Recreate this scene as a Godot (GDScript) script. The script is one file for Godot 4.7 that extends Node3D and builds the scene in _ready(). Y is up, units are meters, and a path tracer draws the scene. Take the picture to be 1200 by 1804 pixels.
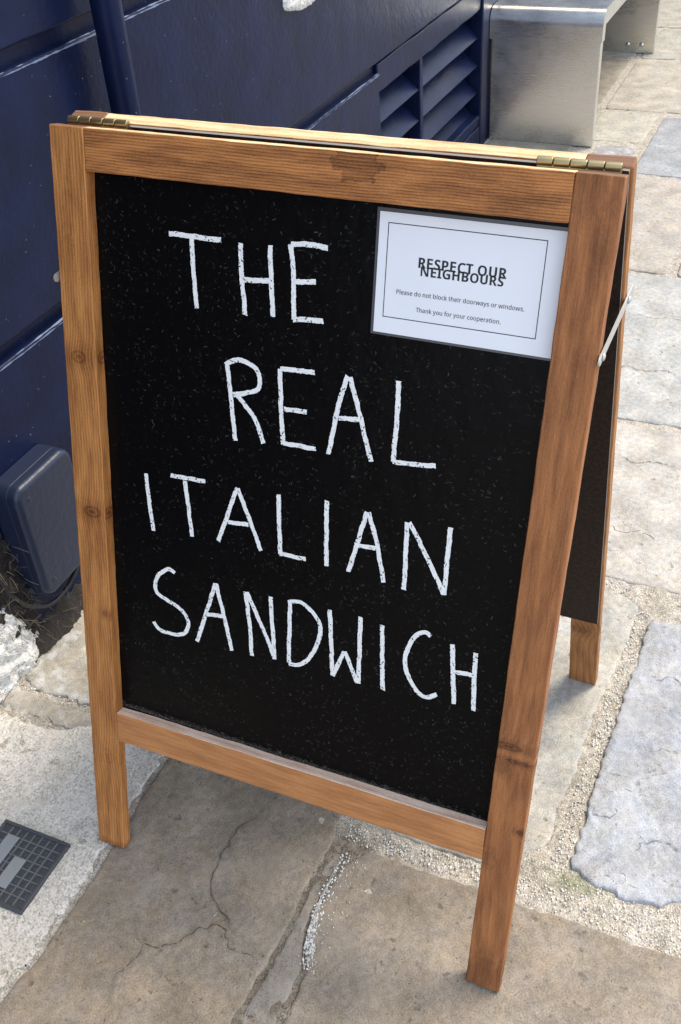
extends Node3D
# A wooden A-board with a chalk-written blackboard on flagstones beside a navy painted wall. Units are metres.

const SIGN_W := 0.6147      # width over the legs
const LEG_W := 0.0444
const TH := 0.017           # thickness of the frame timber
const FOOT := 0.2617        # how far each foot stands out from the hinge line
const RISE := 0.96515
const GAP := 0.0498         # depth over both frames at the top
const LIFT := 0.0045
const WALL_X := -0.65

var mats := {}
var noises := {}

func _ready():
	set_camera_and_light()
	make_materials()
	print("materials ", Time.get_ticks_msec())
	build_ground()
	print("ground ", Time.get_ticks_msec())
	build_wall()
	build_downpipe()
	build_junction_box()
	build_bench()
	print("wall ", Time.get_ticks_msec())
	build_a_board()
	build_notice()
	build_drain_cover()
	build_debris()
	print("done ", Time.get_ticks_msec())

func set_camera_and_light():
	var cam := Camera3D.new()
	cam.name = "camera"
	# columns: right, up, back
	cam.transform = Transform3D(Basis(Vector3(0.91492, -0.06098, -0.399), Vector3(-0.20649, 0.77866, -0.5925), Vector3(0.34681, 0.62448, 0.69982)).orthonormalized(), Vector3(0.4453, 1.307, 0.8863))
	cam.fov = 53.57
	cam.near = 0.05
	cam.far = 200.0
	add_child(cam)
	cam.current = true
	var env := Environment.new()
	var sky := Sky.new()
	var sm := ProceduralSkyMaterial.new()
	sm.sky_top_color = Color(0.80, 0.86, 0.95)
	sm.sky_horizon_color = Color(0.86, 0.89, 0.94)
	sm.sky_curve = 0.2
	sm.ground_bottom_color = Color(0.35, 0.33, 0.30)
	sm.ground_horizon_color = Color(0.55, 0.54, 0.52)
	sm.sun_angle_max = 0.0
	sm.sky_energy_multiplier = 0.95
	sky.sky_material = sm
	env.background_mode = Environment.BG_SKY
	env.sky = sky
	env.tonemap_mode = Environment.TONE_MAPPER_LINEAR
	env.tonemap_exposure = 2.6
	env.sdfgi_enabled = true
	env.ssao_enabled = true
	env.ssil_enabled = true
	var we := WorldEnvironment.new()
	we.name = "environment"
	we.environment = env
	add_child(we)
	var sun := DirectionalLight3D.new()
	sun.name = "sun"
	sun.light_energy = 0.5
	sun.light_color = Color(1.0, 0.955, 0.89)
	sun.light_angular_distance = 24.0
	sun.shadow_enabled = true
	add_child(sun)
	sun.look_at_from_position(Vector3(0.46, 1.20, -0.60), Vector3.ZERO)

# ------------------------------------------------------------------ helpers

func noise(s: int, freq: float, oct := 3, kind := FastNoiseLite.TYPE_SIMPLEX_SMOOTH) -> FastNoiseLite:
	var key := "%d_%f_%d_%d" % [s, freq, oct, kind]
	if not noises.has(key):
		var n := FastNoiseLite.new()
		n.seed = s
		n.noise_type = kind
		n.frequency = freq
		n.fractal_type = FastNoiseLite.FRACTAL_FBM if oct > 1 else FastNoiseLite.FRACTAL_NONE
		n.fractal_octaves = oct
		noises[key] = n
	return noises[key]

func field(s: int, freq: float, oct: int, w: int, h: int, kind := FastNoiseLite.TYPE_SIMPLEX_SMOOTH, ret := FastNoiseLite.RETURN_DISTANCE) -> PackedByteArray:
	var n := FastNoiseLite.new()
	n.seed = s
	n.noise_type = kind
	n.frequency = freq
	n.fractal_type = FastNoiseLite.FRACTAL_FBM if oct > 1 else FastNoiseLite.FRACTAL_NONE
	n.fractal_octaves = oct
	n.cellular_return_type = ret
	var im := n.get_seamless_image(w, h)
	im.convert(Image.FORMAT_L8)
	return im.get_data()

func tex_rgb(data: PackedByteArray, w: int, h: int) -> ImageTexture:
	return ImageTexture.create_from_image(Image.create_from_data(w, h, false, Image.FORMAT_RGB8, data))

func tex_l(data: PackedByteArray, w: int, h: int) -> ImageTexture:
	return ImageTexture.create_from_image(Image.create_from_data(w, h, false, Image.FORMAT_L8, data))

func mat(albedo: Color, rough: float, metal := 0.0, spec := 0.5) -> StandardMaterial3D:
	var m := StandardMaterial3D.new()
	m.albedo_color = albedo
	m.roughness = rough
	m.metallic = metal
	m.metallic_specular = spec
	return m

func relief(m: StandardMaterial3D, t: Texture2D, cm: float):
	m.heightmap_enabled = true
	m.heightmap_texture = t
	m.heightmap_scale = cm

func lin(r: float, g: float, b: float) -> Color:
	return Color(r, g, b).linear_to_srgb()

func obj(called: String, mesh: Mesh, m, parent: Node) -> MeshInstance3D:
	var o := MeshInstance3D.new()
	o.name = called
	o.mesh = mesh
	if m is Material:
		for i in mesh.get_surface_count():
			mesh.surface_set_material(i, m)
	parent.add_child(o, true)
	return o

func thing(called: String, label: String, category: String, at := Vector3.ZERO) -> Node3D:
	var o := Node3D.new()
	o.name = called
	add_child(o, true)
	o.position = at
	o.set_meta("label", label)
	o.set_meta("category", category)
	return o

func from_arrays(v: PackedVector3Array, uv: PackedVector2Array, idx: PackedInt32Array, col := PackedColorArray(), smooth := true, nor := PackedVector3Array()) -> ArrayMesh:
	var a := []
	a.resize(Mesh.ARRAY_MAX)
	a[Mesh.ARRAY_VERTEX] = v
	if uv.size() > 0:
		a[Mesh.ARRAY_TEX_UV] = uv
	if col.size() > 0:
		a[Mesh.ARRAY_COLOR] = col
	a[Mesh.ARRAY_INDEX] = idx
	if nor.size() > 0:
		a[Mesh.ARRAY_NORMAL] = nor
	else:
		# area-weighted smooth normals
		var n := PackedVector3Array()
		n.resize(v.size())
		for k in range(0, idx.size(), 3):
			var f := (v[idx[k + 2]] - v[idx[k]]).cross(v[idx[k + 1]] - v[idx[k]])
			n[idx[k]] += f
			n[idx[k + 1]] += f
			n[idx[k + 2]] += f
		for k in n.size():
			n[k] = n[k].normalized() if n[k].length_squared() > 0.0 else Vector3.UP
		a[Mesh.ARRAY_NORMAL] = n
	var m := ArrayMesh.new()
	m.add_surface_from_arrays(Mesh.PRIMITIVE_TRIANGLES, a)
	return m

func grid_idx(nu: int, nv: int, flip := false, base := 0) -> PackedInt32Array:
	# nu x nv vertices, u fastest; clockwise from above when u is +x and v is +z
	var idx := PackedInt32Array()
	for j in nv - 1:
		for i in nu - 1:
			var p := base + j * nu + i
			if flip:
				idx.append_array([p, p + nu + 1, p + 1, p, p + nu, p + nu + 1])
			else:
				idx.append_array([p, p + 1, p + nu + 1, p, p + nu + 1, p + nu])
	return idx

func axis_stops(half: float, r: float, step: float) -> PackedFloat32Array:
	var a := PackedFloat32Array([-half, -half + r * 0.25, -half + r * 0.6, -half + r])
	var inner := 2.0 * (half - r)
	var n := int(ceil(inner / step))
	for k in range(1, n):
		a.append(-half + r + inner * k / n)
	a.append_array([half - r, half - r * 0.6, half - r * 0.25, half])
	return a

# A box with rounded edges. Its UV runs along the longest side in u (0..1 when unit_uv, else metres) and across in v (1 per across metres).
# groups: for each of the faces +x -x +y -y +z -z the surface number it goes to.
func rbox(size: Vector3, r: float, step := 0.05, across := 1.0, unit_uv := false, wobble := 0.0, wseed := 1, groups := [0, 0, 0, 0, 0, 0]) -> ArrayMesh:
	var half := size / 2.0
	var inner := half - Vector3(r, r, r)
	var longest := size.max_axis_index()
	var surf := {}
	var wn := noise(wseed, 1.0, 2)
	for f in 6:
		var ax := f / 2
		var sgn := 1.0 if f % 2 == 0 else -1.0
		var ua := (ax + 1) % 3
		var va := (ax + 2) % 3
		var us := axis_stops(half[ua], r, step)
		var vs := axis_stops(half[va], r, step)
		var gno: int = groups[f]
		if not surf.has(gno):
			surf[gno] = [PackedVector3Array(), PackedVector3Array(), PackedVector2Array(), PackedInt32Array()]
		var S: Array = surf[gno]
		var V: PackedVector3Array = S[0]
		var N: PackedVector3Array = S[1]
		var U: PackedVector2Array = S[2]
		var I: PackedInt32Array = S[3]
		var base := V.size()
		for b in vs:
			for a in us:
				var p := Vector3.ZERO
				p[ax] = half[ax] * sgn
				p[ua] = a
				p[va] = b
				var q := p.clamp(-inner, inner)
				var n := (p - q)
				n = n.normalized()
				var P := q + n * r
				if wobble > 0.0:
					P += Vector3(wn.get_noise_3d(P.x * 22.0, P.y * 22.0, P.z * 22.0), wn.get_noise_3d(P.x * 22.0 + 90.0, P.y * 22.0, P.z * 22.0), wn.get_noise_3d(P.x * 22.0, P.y * 22.0 + 70.0, P.z * 22.0)) * wobble
				V.append(P)
				N.append(n)
				var lng := p[longest]
				var acr := a if ua != longest else b
				if longest == ax:
					lng = b
					acr = a
				var u := (lng + half[longest]) / (size[longest] if unit_uv else 1.0)
				var v := (acr + (half[ua] if ua != longest else half[va])) / across
				if f < 4 and unit_uv:
					v += 0.37 * (f + 1)
				U.append(Vector2(u, v))
		S[3] = I
		var nu := us.size()
		for j in vs.size() - 1:
			for i in nu - 1:
				var p := base + j * nu + i
				# clockwise seen from outside
				if sgn > 0.0:
					I.append_array([p, p + nu + 1, p + 1, p, p + nu, p + nu + 1])
				else:
					I.append_array([p, p + 1, p + nu + 1, p, p + nu + 1, p + nu])
		surf[gno] = [V, N, U, I]
	var m := ArrayMesh.new()
	for k in surf:
		var A := []
		A.resize(Mesh.ARRAY_MAX)
		A[Mesh.ARRAY_VERTEX] = surf[k][0]
		A[Mesh.ARRAY_NORMAL] = surf[k][1]
		A[Mesh.ARRAY_TEX_UV] = surf[k][2]
		A[Mesh.ARRAY_INDEX] = surf[k][3]
		m.add_surface_from_arrays(Mesh.PRIMITIVE_TRIANGLES, A)
	return m

func plain_box(size: Vector3) -> ArrayMesh:
	return rbox(size, minf(0.003, size[size.min_axis_index()] * 0.3), 5.0)

# A tube along a polyline.
func tube(pts: PackedVector3Array, radii, sides := 10) -> ArrayMesh:
	var V := PackedVector3Array()
	var U := PackedVector2Array()
	var up := Vector3(0.13, 0.95, 0.27).normalized()
	for k in pts.size():
		var d := (pts[mini(k + 1, pts.size() - 1)] - pts[maxi(k - 1, 0)]).normalized()
		if absf(d.dot(up)) > 0.95:
			up = Vector3(0.9, 0.1, 0.42).normalized()
		var x := d.cross(up).normalized()
		var y := x.cross(d).normalized()
		var r: float = radii[k] if radii is Array else radii
		for s in sides + 1:
			var a := TAU * s / sides
			V.append(pts[k] + (x * cos(a) + y * sin(a)) * r)
			U.append(Vector2(float(s) / sides, k * 0.1))
	var idx := grid_idx(sides + 1, pts.size(), true)
	# close the ends
	for e in [0, pts.size() - 1]:
		var c := V.size()
		V.append(pts[e])
		U.append(Vector2.ZERO)
		for s in sides:
			var p: int = e * (sides + 1) + s
			idx.append_array([c, p, p + 1] if e == 0 else [c, p + 1, p])
	return from_arrays(V, U, idx)

func lathe(profile: PackedVector2Array, sides := 16) -> ArrayMesh:
	# profile of (radius, height) from bottom to top, turned about y
	var V := PackedVector3Array()
	var U := PackedVector2Array()
	for p in profile:
		for s in sides + 1:
			var a := TAU * s / sides
			V.append(Vector3(cos(a) * p.x, p.y, sin(a) * p.x))
			U.append(Vector2(float(s) / sides, p.y))
	return from_arrays(V, U, grid_idx(sides + 1, profile.size(), true))

func pairs(a: Array) -> PackedVector2Array:
	var out := PackedVector2Array()
	for k in range(0, a.size(), 2):
		out.append(Vector2(a[k], a[k + 1]))
	return out

func smooth_line(p: PackedVector2Array, step: float) -> PackedVector2Array:
	# Catmull-Rom through the points
	var out := PackedVector2Array()
	var n := p.size()
	for k in n - 1:
		var a := p[maxi(k - 1, 0)]
		var d := p[mini(k + 2, n - 1)]
		var m := maxi(2, int(ceil(p[k].distance_to(p[k + 1]) / step)))
		for i in m:
			out.append(p[k].cubic_interpolate(p[k + 1], a, d, float(i) / m))
	out.append(p[n - 1])
	return out

func line_at(p: PackedVector2Array, t: float) -> Vector2:
	var total := 0.0
	for k in p.size() - 1:
		total += p[k].distance_to(p[k + 1])
	var want := t * total
	for k in p.size() - 1:
		var l := p[k].distance_to(p[k + 1])
		if want <= l or k == p.size() - 2:
			return p[k].lerp(p[k + 1], clampf(want / maxf(l, 1e-6), 0.0, 1.0))
		want -= l
	return p[p.size() - 1]

# ------------------------------------------------------------------ materials

func make_wood(length: float, width: float, base: Color, dark: Color, rings: float, contrast: float, s: int, knots := [], stains := [], px := 1024, py := 80) -> StandardMaterial3D:
	var low := noise(s, 1.0, 2)
	var fib := noise(s + 5, 1.0, 2)
	var data := PackedByteArray()
	data.resize(px * py * 3)
	var hgt := PackedByteArray()
	hgt.resize(px * py)
	for j in py:
		var v := width * (j + 0.5) / py
		for i in px:
			var u := length * (i + 0.5) / px
			var q: float = v / width * rings + low.get_noise_2d(u * 1.6, v * 9.0) * 1.1
			var kd: float = 0.0
			for k in knots:
				var r := sqrt(pow((u - k[0]) / k[2], 2.0) + pow((v - k[1]) / k[3], 2.0))
				q += exp(-r * r * 0.35) * 1.4
				kd = maxf(kd, k[4] * (smoothstep(1.0, 0.35, r) * (0.6 + 0.4 * sin(r * 14.0)) + 0.3 * smoothstep(2.0, 0.9, r)))
			var fr := q - floorf(q)
			var t := fr * fr * fr
			if fr > 0.93:
				t *= (1.0 - fr) / 0.07
			var f1 := fib.get_noise_2d(u * 28.0, v * 1500.0)
			var f2 := low.get_noise_2d(u * 9.0 + 40.0, v * 60.0)
			var d := contrast * (t * 1.25 - 0.25) + f1 * 0.30 + f2 * 0.34 + kd + 0.16 * fib.get_noise_2d(u * 260.0, v * 420.0)
			for b in stains:
				# a ragged stain with a darker rim
				var w := low.get_noise_2d(u * 75.0 + 11.0, v * 75.0) * 0.42
				var r := sqrt(pow((u - b[0]) / b[2], 2.0) + pow((v - b[1]) / b[3], 2.0)) + w
				d += b[4] * (smoothstep(1.02, 0.98, r) * (0.6 + 0.4 * smoothstep(0.7, 1.0, r)) if b.size() > 5 else smoothstep(1.3, 0.2, r))
			var c := base.lerp(dark, clampf(d, -0.35, 1.1))
			var o := (j * px + i)
			data[o * 3] = int(clampf(c.r, 0.0, 1.0) * 255.0)
			data[o * 3 + 1] = int(clampf(c.g, 0.0, 1.0) * 255.0)
			data[o * 3 + 2] = int(clampf(c.b, 0.0, 1.0) * 255.0)
			hgt[o] = int(clampf(0.62 - d * 0.4, 0.0, 1.0) * 255.0)
	var m := mat(Color.WHITE, 0.62, 0.0, 0.4)
	m.albedo_texture = tex_rgb(data, px, py)
	relief(m, tex_l(hgt, px, py), 0.05)
	return m

func make_materials():
	# ---- timber
	mats.leg_left = make_wood(1.0, 0.0444, Color(0.665, 0.44, 0.235), Color(0.34, 0.18, 0.075), 11.0, 0.46, 11,
		[[0.745, 0.02, 0.012, 0.016, 0.55], [0.545, 0.026, 0.012, 0.02, 0.6], [0.40, 0.036, 0.007, 0.007, 0.5], [0.165, 0.025, 0.02, 0.018, 0.22]],
		[[0.91, 0.018, 0.035, 0.010, 0.28], [0.0, 0.02, 0.012, 0.05, 0.4]])
	mats.leg_right = make_wood(1.0, 0.0444, Color(0.585, 0.375, 0.22), Color(0.31, 0.175, 0.09), 5.0, 0.16, 23,
		[[0.378, 0.012, 0.007, 0.026, 0.7], [0.360, 0.026, 0.0045, 0.022, 0.75], [0.262, 0.040, 0.005, 0.007, 0.9]],
		[[0.985, 0.02, 0.03, 0.03, 0.2], [0.93, 0.03, 0.05, 0.010, 0.22], [0.80, 0.022, 0.05, 0.008, 0.16], [0.02, 0.02, 0.035, 0.06, 0.35], [0.21, 0.006, 0.02, 0.012, 0.35], [0.369, 0.024, 0.006, 0.03, -0.25], [0.345, 0.01, 0.012, 0.012, 0.35]])
	mats.rail_top = make_wood(0.526, 0.0447, Color(0.635, 0.41, 0.225), Color(0.28, 0.15, 0.068), 15.0, 0.66, 37, [],
		[[0.318, 0.034, 0.027, 0.016, 0.42, true], [0.46, 0.02, 0.05, 0.02, 0.2], [0.12, 0.012, 0.06, 0.012, 0.15]])
	mats.rail_bottom = make_wood(0.526, 0.048, Color(0.70, 0.475, 0.29), Color(0.50, 0.30, 0.165), 8.0, 0.22, 41, [],
		[[0.50, 0.03, 0.03, 0.02, -0.12]])
	mats.rail_pale = make_wood(0.526, 0.02, Color(0.87, 0.745, 0.575), Color(0.70, 0.505, 0.335), 5.0, 0.55, 53, [], [], 1024, 32)
	mats.rail_pink = make_wood(0.526, 0.02, Color(0.88, 0.755, 0.665), Color(0.66, 0.49, 0.39), 4.0, 0.45, 59, [], [], 1024, 32)
	mats.end_grain = make_wood(0.0444, 0.018, Color(0.50, 0.36, 0.27), Color(0.33, 0.21, 0.14), 4.0, 0.5, 61, [], [], 128, 64)
	mats.leg_back = make_wood(1.0, 0.0444, Color(0.60, 0.41, 0.24), Color(0.33, 0.20, 0.10), 4.0, 0.4, 67, [[0.17, 0.03, 0.014, 0.02, 0.4]], [])
	# ---- the board
	make_board_material()
	var hb := field(5, 0.09, 3, 256, 256)
	var hd := PackedByteArray()
	for v in hb:
		var k := 0.75 + 0.5 * (v / 255.0 - 0.5)
		hd.append_array([int(58 * k), int(42 * k), int(31 * k)])
	mats.hardboard = mat(Color.WHITE, 0.7, 0.0, 0.35)
	mats.hardboard.albedo_texture = tex_rgb(hd, 256, 256)
	mats.hardboard.uv1_scale = Vector3(4, 4, 1)
	relief(mats.hardboard, tex_l(field(6, 0.3, 2, 256, 256), 256, 256), 0.03)
	mats.hardboard_edge = mat(lin(0.26, 0.235, 0.21), 0.85)
	mats.crack = mat(lin(0.085, 0.072, 0.058), 0.95)
	mats.crack_slate = mat(lin(0.20, 0.20, 0.205), 0.95)
	mats.lip_streak = mat(lin(0.105, 0.135, 0.22), 0.55)  # paler blue for the streaks along the groove lips
	# ---- chalk pen
	make_chalk_material()
	# ---- metal
	mats.brass = mat(lin(0.36, 0.295, 0.16), 0.4, 1.0)
	relief(mats.brass, tex_l(field(8, 0.06, 3, 128, 128), 128, 128), 0.02)
	mats.zinc = mat(lin(0.55, 0.55, 0.53), 0.4, 0.6)
	make_steel()
	# ---- paint
	make_navy()
	mats.black_plastic = mat(lin(0.012, 0.012, 0.014), 0.45)
	mats.void = mat(lin(0.01, 0.011, 0.014), 0.9)
	# ---- ground
	make_stone()
	make_grit()
	mats.paper = mat(lin(0.80, 0.81, 0.84), 0.32, 0.0, 0.4)
	relief(mats.paper, tex_l(field(91, 0.035, 3, 256, 256), 256, 256), 0.06)
	mats.laminate = mat(lin(0.075, 0.076, 0.078), 0.25)
	mats.ink = mat(lin(0.012, 0.012, 0.015), 0.5)
	var pf := field(92, 0.03, 4, 256, 256)
	var pd := PackedByteArray()
	for v in pf:
		var k := 0.93 + 0.35 * (v / 255.0 - 0.5)
		pd.append_array([mini(255, int(232 * k)), mini(255, int(230 * k)), mini(255, int(224 * k))])
	mats.lime = mat(Color.WHITE, 0.9)
	mats.lime.albedo_texture = tex_rgb(pd, 256, 256)
	mats.lime.uv1_triplanar = true
	mats.lime.uv1_world_triplanar = true
	mats.lime.uv1_scale = Vector3(9, 9, 9)
	relief(mats.lime, tex_l(field(93, 0.08, 4, 256, 256), 256, 256), 0.35)
	mats.straw = mat(lin(0.12, 0.095, 0.065), 0.9)
	mats.dirt = mat(lin(0.028, 0.023, 0.019), 0.95)
	mats.dirt.uv1_triplanar = true
	mats.dirt.uv1_world_triplanar = true
	mats.dirt.uv1_scale = Vector3(12, 12, 12)
	relief(mats.dirt, tex_l(field(94, 0.1, 4, 256, 256), 256, 256), 0.5)

func make_board_material():
	var w := 1024
	var h := 1400
	var rng := RandomNumberGenerator.new()
	rng.seed = 77
	var im := Image.create(w, h, false, Image.FORMAT_RGB8)
	im.fill(Color(0.040, 0.038, 0.039))
	var n := noise(70, 0.006, 3)
	# ghosts of rubbed-out chalk: short curled flecks
	for k in 15000:
		var x := rng.randf() * w
		var y := rng.randf() * h
		var dens := 0.55 + 0.9 * n.get_noise_2d(x, y) + 0.25 * (y / h)
		if rng.randf() > dens:
			continue
		var a := rng.randf() * TAU
		var bend := rng.randf_range(-0.9, 0.9)
		var len_ := int(rng.randf_range(2.0, 11.0))
		var v := 0.075 + pow(rng.randf(), 2.2) * 0.25
		for s in len_:
			a += bend * 0.35
			x += cos(a) * 0.8
			y += sin(a) * 0.8
			var xi := int(x)
			var yi := int(y)
			if xi > 0 and yi > 0 and xi < w - 1 and yi < h - 1:
				im.set_pixel(xi, yi, Color(v, v * 0.98, v * 0.95))
				if s % 3 == 0:
					im.set_pixel(xi + 1, yi, Color(v * 0.7, v * 0.7, v * 0.68))
	for k in 900:
		var v := rng.randf_range(0.12, 0.5)
		im.set_pixel(rng.randi_range(0, w - 1), rng.randi_range(0, h - 1), Color(v, v, v))
	# dust caught along the foot of the panel, above the rail
	var dn := noise(73, 0.05, 3)
	for i in w:
		var top := 3.0 + 12.0 * maxf(0.0, dn.get_noise_2d(i * 1.0, 3.0) + 0.25)
		for j in int(top) + 9:
			var y := 1290 + 14 - j
			var f := rng.randf()
			if f < 0.62 - j / (top + 9.0) * 0.62:
				var v := rng.randf_range(0.2, 0.55)
				im.set_pixel(i, clampi(y, 0, h - 1), Color(v, v * 0.96, v * 0.9))
	mats.board = mat(Color.WHITE, 0.30, 0.0, 0.2)
	im.rotate_90(CLOCKWISE)  # the long way of the panel runs along u
	mats.board.albedo_texture = ImageTexture.create_from_image(im)
	relief(mats.board, tex_l(field(71, 0.035, 3, 512, 512), 512, 512), 0.05)

func make_chalk_material():
	var w := 1024
	var h := 32
	var rng := RandomNumberGenerator.new()
	rng.seed = 5
	var im := Image.create(w, h, false, Image.FORMAT_RGB8)
	var fib := noise(81, 1.0, 2)
	for j in h:
		for i in w:
			var v := 0.925 + 0.09 * fib.get_noise_2d(i * 0.03, j * 0.9) + 0.05 * fib.get_noise_2d(i * 0.4, j * 0.4 + 50.0)
			if fib.get_noise_2d(i * 0.02 + 300.0, j * 0.55) > 0.52:
				v *= 0.72
			im.set_pixel(i, j, Color(v * 0.995, v * 0.995, v * 0.985))
	# breaks where the pen skipped over the grain of the board
	for k in 52:
		var x := rng.randf() * w
		var y := rng.randf() * h
		var a := rng.randf_range(0.9, 2.2)
		for q in int(rng.randf_range(4.0, 20.0)):
			x += cos(a) * 0.9
			y += sin(a) * 0.9
			a += rng.randf_range(-0.3, 0.3)
			for t in rng.randi_range(2, 4):
				var xi := int(x) + t
				if xi > 1 and y > 0 and xi < w - 1 and y < h:
					im.set_pixel(xi, int(y), Color(0.10, 0.10, 0.10))
	mats.chalk = mat(Color.WHITE, 0.85, 0.0, 0.3)
	mats.chalk.albedo_texture = ImageTexture.create_from_image(im)

func make_steel():
	var w := 512
	var n := noise(101, 1.0, 3)
	var bl := field(102, 0.008, 3, w, w)
	var data := PackedByteArray()
	data.resize(w * w)
	var rg := PackedByteArray()
	rg.resize(w * w)
	for j in w:
		for i in w:
			var s := n.get_noise_2d(i * 0.012, j * 0.9)
			data[j * w + i] = int(clampf(0.93 + 0.05 * s + 0.05 * (bl[j * w + i] / 255.0 - 0.5), 0.0, 1.0) * 255.0)
			rg[j * w + i] = int(clampf(0.68 + 0.14 * s + 0.22 * (bl[j * w + i] / 255.0 - 0.5), 0.0, 1.0) * 255.0)
	mats.steel = mat(lin(0.83, 0.825, 0.80), 0.42, 1.0)
	mats.steel.albedo_texture = tex_l(data, w, w)
	mats.steel.roughness_texture = tex_l(rg, w, w)
	mats.steel.uv1_triplanar = true
	mats.steel.uv1_scale = Vector3(1.6, 1.6, 1.6)

func make_navy():
	var w := 1024
	var big := field(111, 0.006, 4, w, w)
	var mid := field(112, 0.05, 3, w, w)
	var data := PackedByteArray()
	data.resize(w * w * 3)
	var hg := PackedByteArray()
	hg.resize(w * w)
	for k in w * w:
		var b := big[k] / 255.0
		var t := 0.86 + 0.28 * (b - 0.5)
		data[k * 3] = int(19 * t)
		data[k * 3 + 1] = int(30 * t)
		data[k * 3 + 2] = int(62 * t)
		hg[k] = int(clampf(b * 0.75 + (mid[k] / 255.0) * 0.25, 0.0, 1.0) * 255.0)
	# flecks of dust and bare spots
	var rng := RandomNumberGenerator.new()
	rng.seed = 9
	for k in 420:
		var x := rng.randi_range(2, w - 4)
		var y := rng.randi_range(2, w - 4)
		var v := rng.randf_range(70.0, 190.0)
		for q in rng.randi_range(1, 4):
			var o := (y * w + x) * 3
			data[o] = int(v * 0.92)
			data[o + 1] = int(v * 0.95)
			data[o + 2] = int(v)
			x = clampi(x + rng.randi_range(-1, 1), 0, w - 1)
			y = clampi(y + rng.randi_range(-1, 1), 0, w - 1)
	mats.navy = mat(Color.WHITE, 0.33, 0.0, 0.275)
	mats.navy.albedo_texture = tex_rgb(data, w, w)
	mats.navy.uv1_triplanar = true
	mats.navy.uv1_world_triplanar = true
	mats.navy.uv1_scale = Vector3(1.1, 1.1, 1.1)
	relief(mats.navy, tex_l(hg, w, w), 0.16)
	mats.navy_box = mat(lin(0.0145, 0.0215, 0.046), 0.36, 0.0, 0.45)
	relief(mats.navy_box, tex_l(field(113, 0.05, 3, 256, 256), 256, 256), 0.05)

func make_stone():
	var w := 1024
	var low := field(121, 0.006, 4, w, w)
	var mid := field(122, 0.035, 4, w, w)
	var fine := field(123, 0.17, 3, w, w)
	var hue := field(124, 0.012, 3, w, w)
	var streak := field(126, 0.02, 3, w, w)
	var data := PackedByteArray()
	data.resize(w * w * 3)
	var hg := PackedByteArray()
	hg.resize(w * w)
	for k in w * w:
		var a := low[k] / 255.0 - 0.5
		var b := mid[k] / 255.0 - 0.5
		var c := fine[k] / 255.0 - 0.5
		var e := hue[k] / 255.0 - 0.5
		var g := streak[k] / 255.0
		var t := 0.885 + 0.13 * a + 0.17 * b + 0.27 * c
		# small dark pits and stains
		if g > 0.80:
			t *= 1.0 - minf(0.22, (g - 0.80) * 2.0)
		if c < -0.30 and b > 0.12:
			t *= 0.86
		data[k * 3] = int(clampf(t * (1.0 + 0.03 * e), 0.0, 1.0) * 255.0)
		data[k * 3 + 1] = int(clampf(t, 0.0, 1.0) * 255.0)
		data[k * 3 + 2] = int(clampf(t * (1.0 - 0.06 * e), 0.0, 1.0) * 255.0)
		hg[k] = int(clampf(0.5 + 0.5 * a + 0.32 * b + 0.14 * c, 0.0, 1.0) * 255.0)
	var rng := RandomNumberGenerator.new()
	rng.seed = 19
	for k in 900:
		# chips, crumbs and small dark pits
		var x := rng.randi_range(2, w - 4)
		var y := rng.randi_range(2, w - 4)
		var v := 255 if rng.randf() < 0.45 else rng.randi_range(95, 150)
		for q in rng.randi_range(1, 7):
			var o := (y * w + x) * 3
			for ch in 3:
				data[o + ch] = v
			hg[y * w + x] = clampi(hg[y * w + x] + (30 if v == 255 else -60), 0, 255)
			x = clampi(x + rng.randi_range(-1, 1), 0, w - 1)
			y = clampi(y + rng.randi_range(-1, 1), 0, w - 1)
	mats.stone = mat(Color.WHITE, 0.72, 0.0, 0.4)
	mats.stone.albedo_texture = tex_rgb(data, w, w)
	mats.stone.vertex_color_use_as_albedo = true
	mats.stone.uv1_scale = Vector3(1.7, 1.7, 1.0)
	relief(mats.stone, tex_l(hg, w, w), 0.22)

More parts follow.
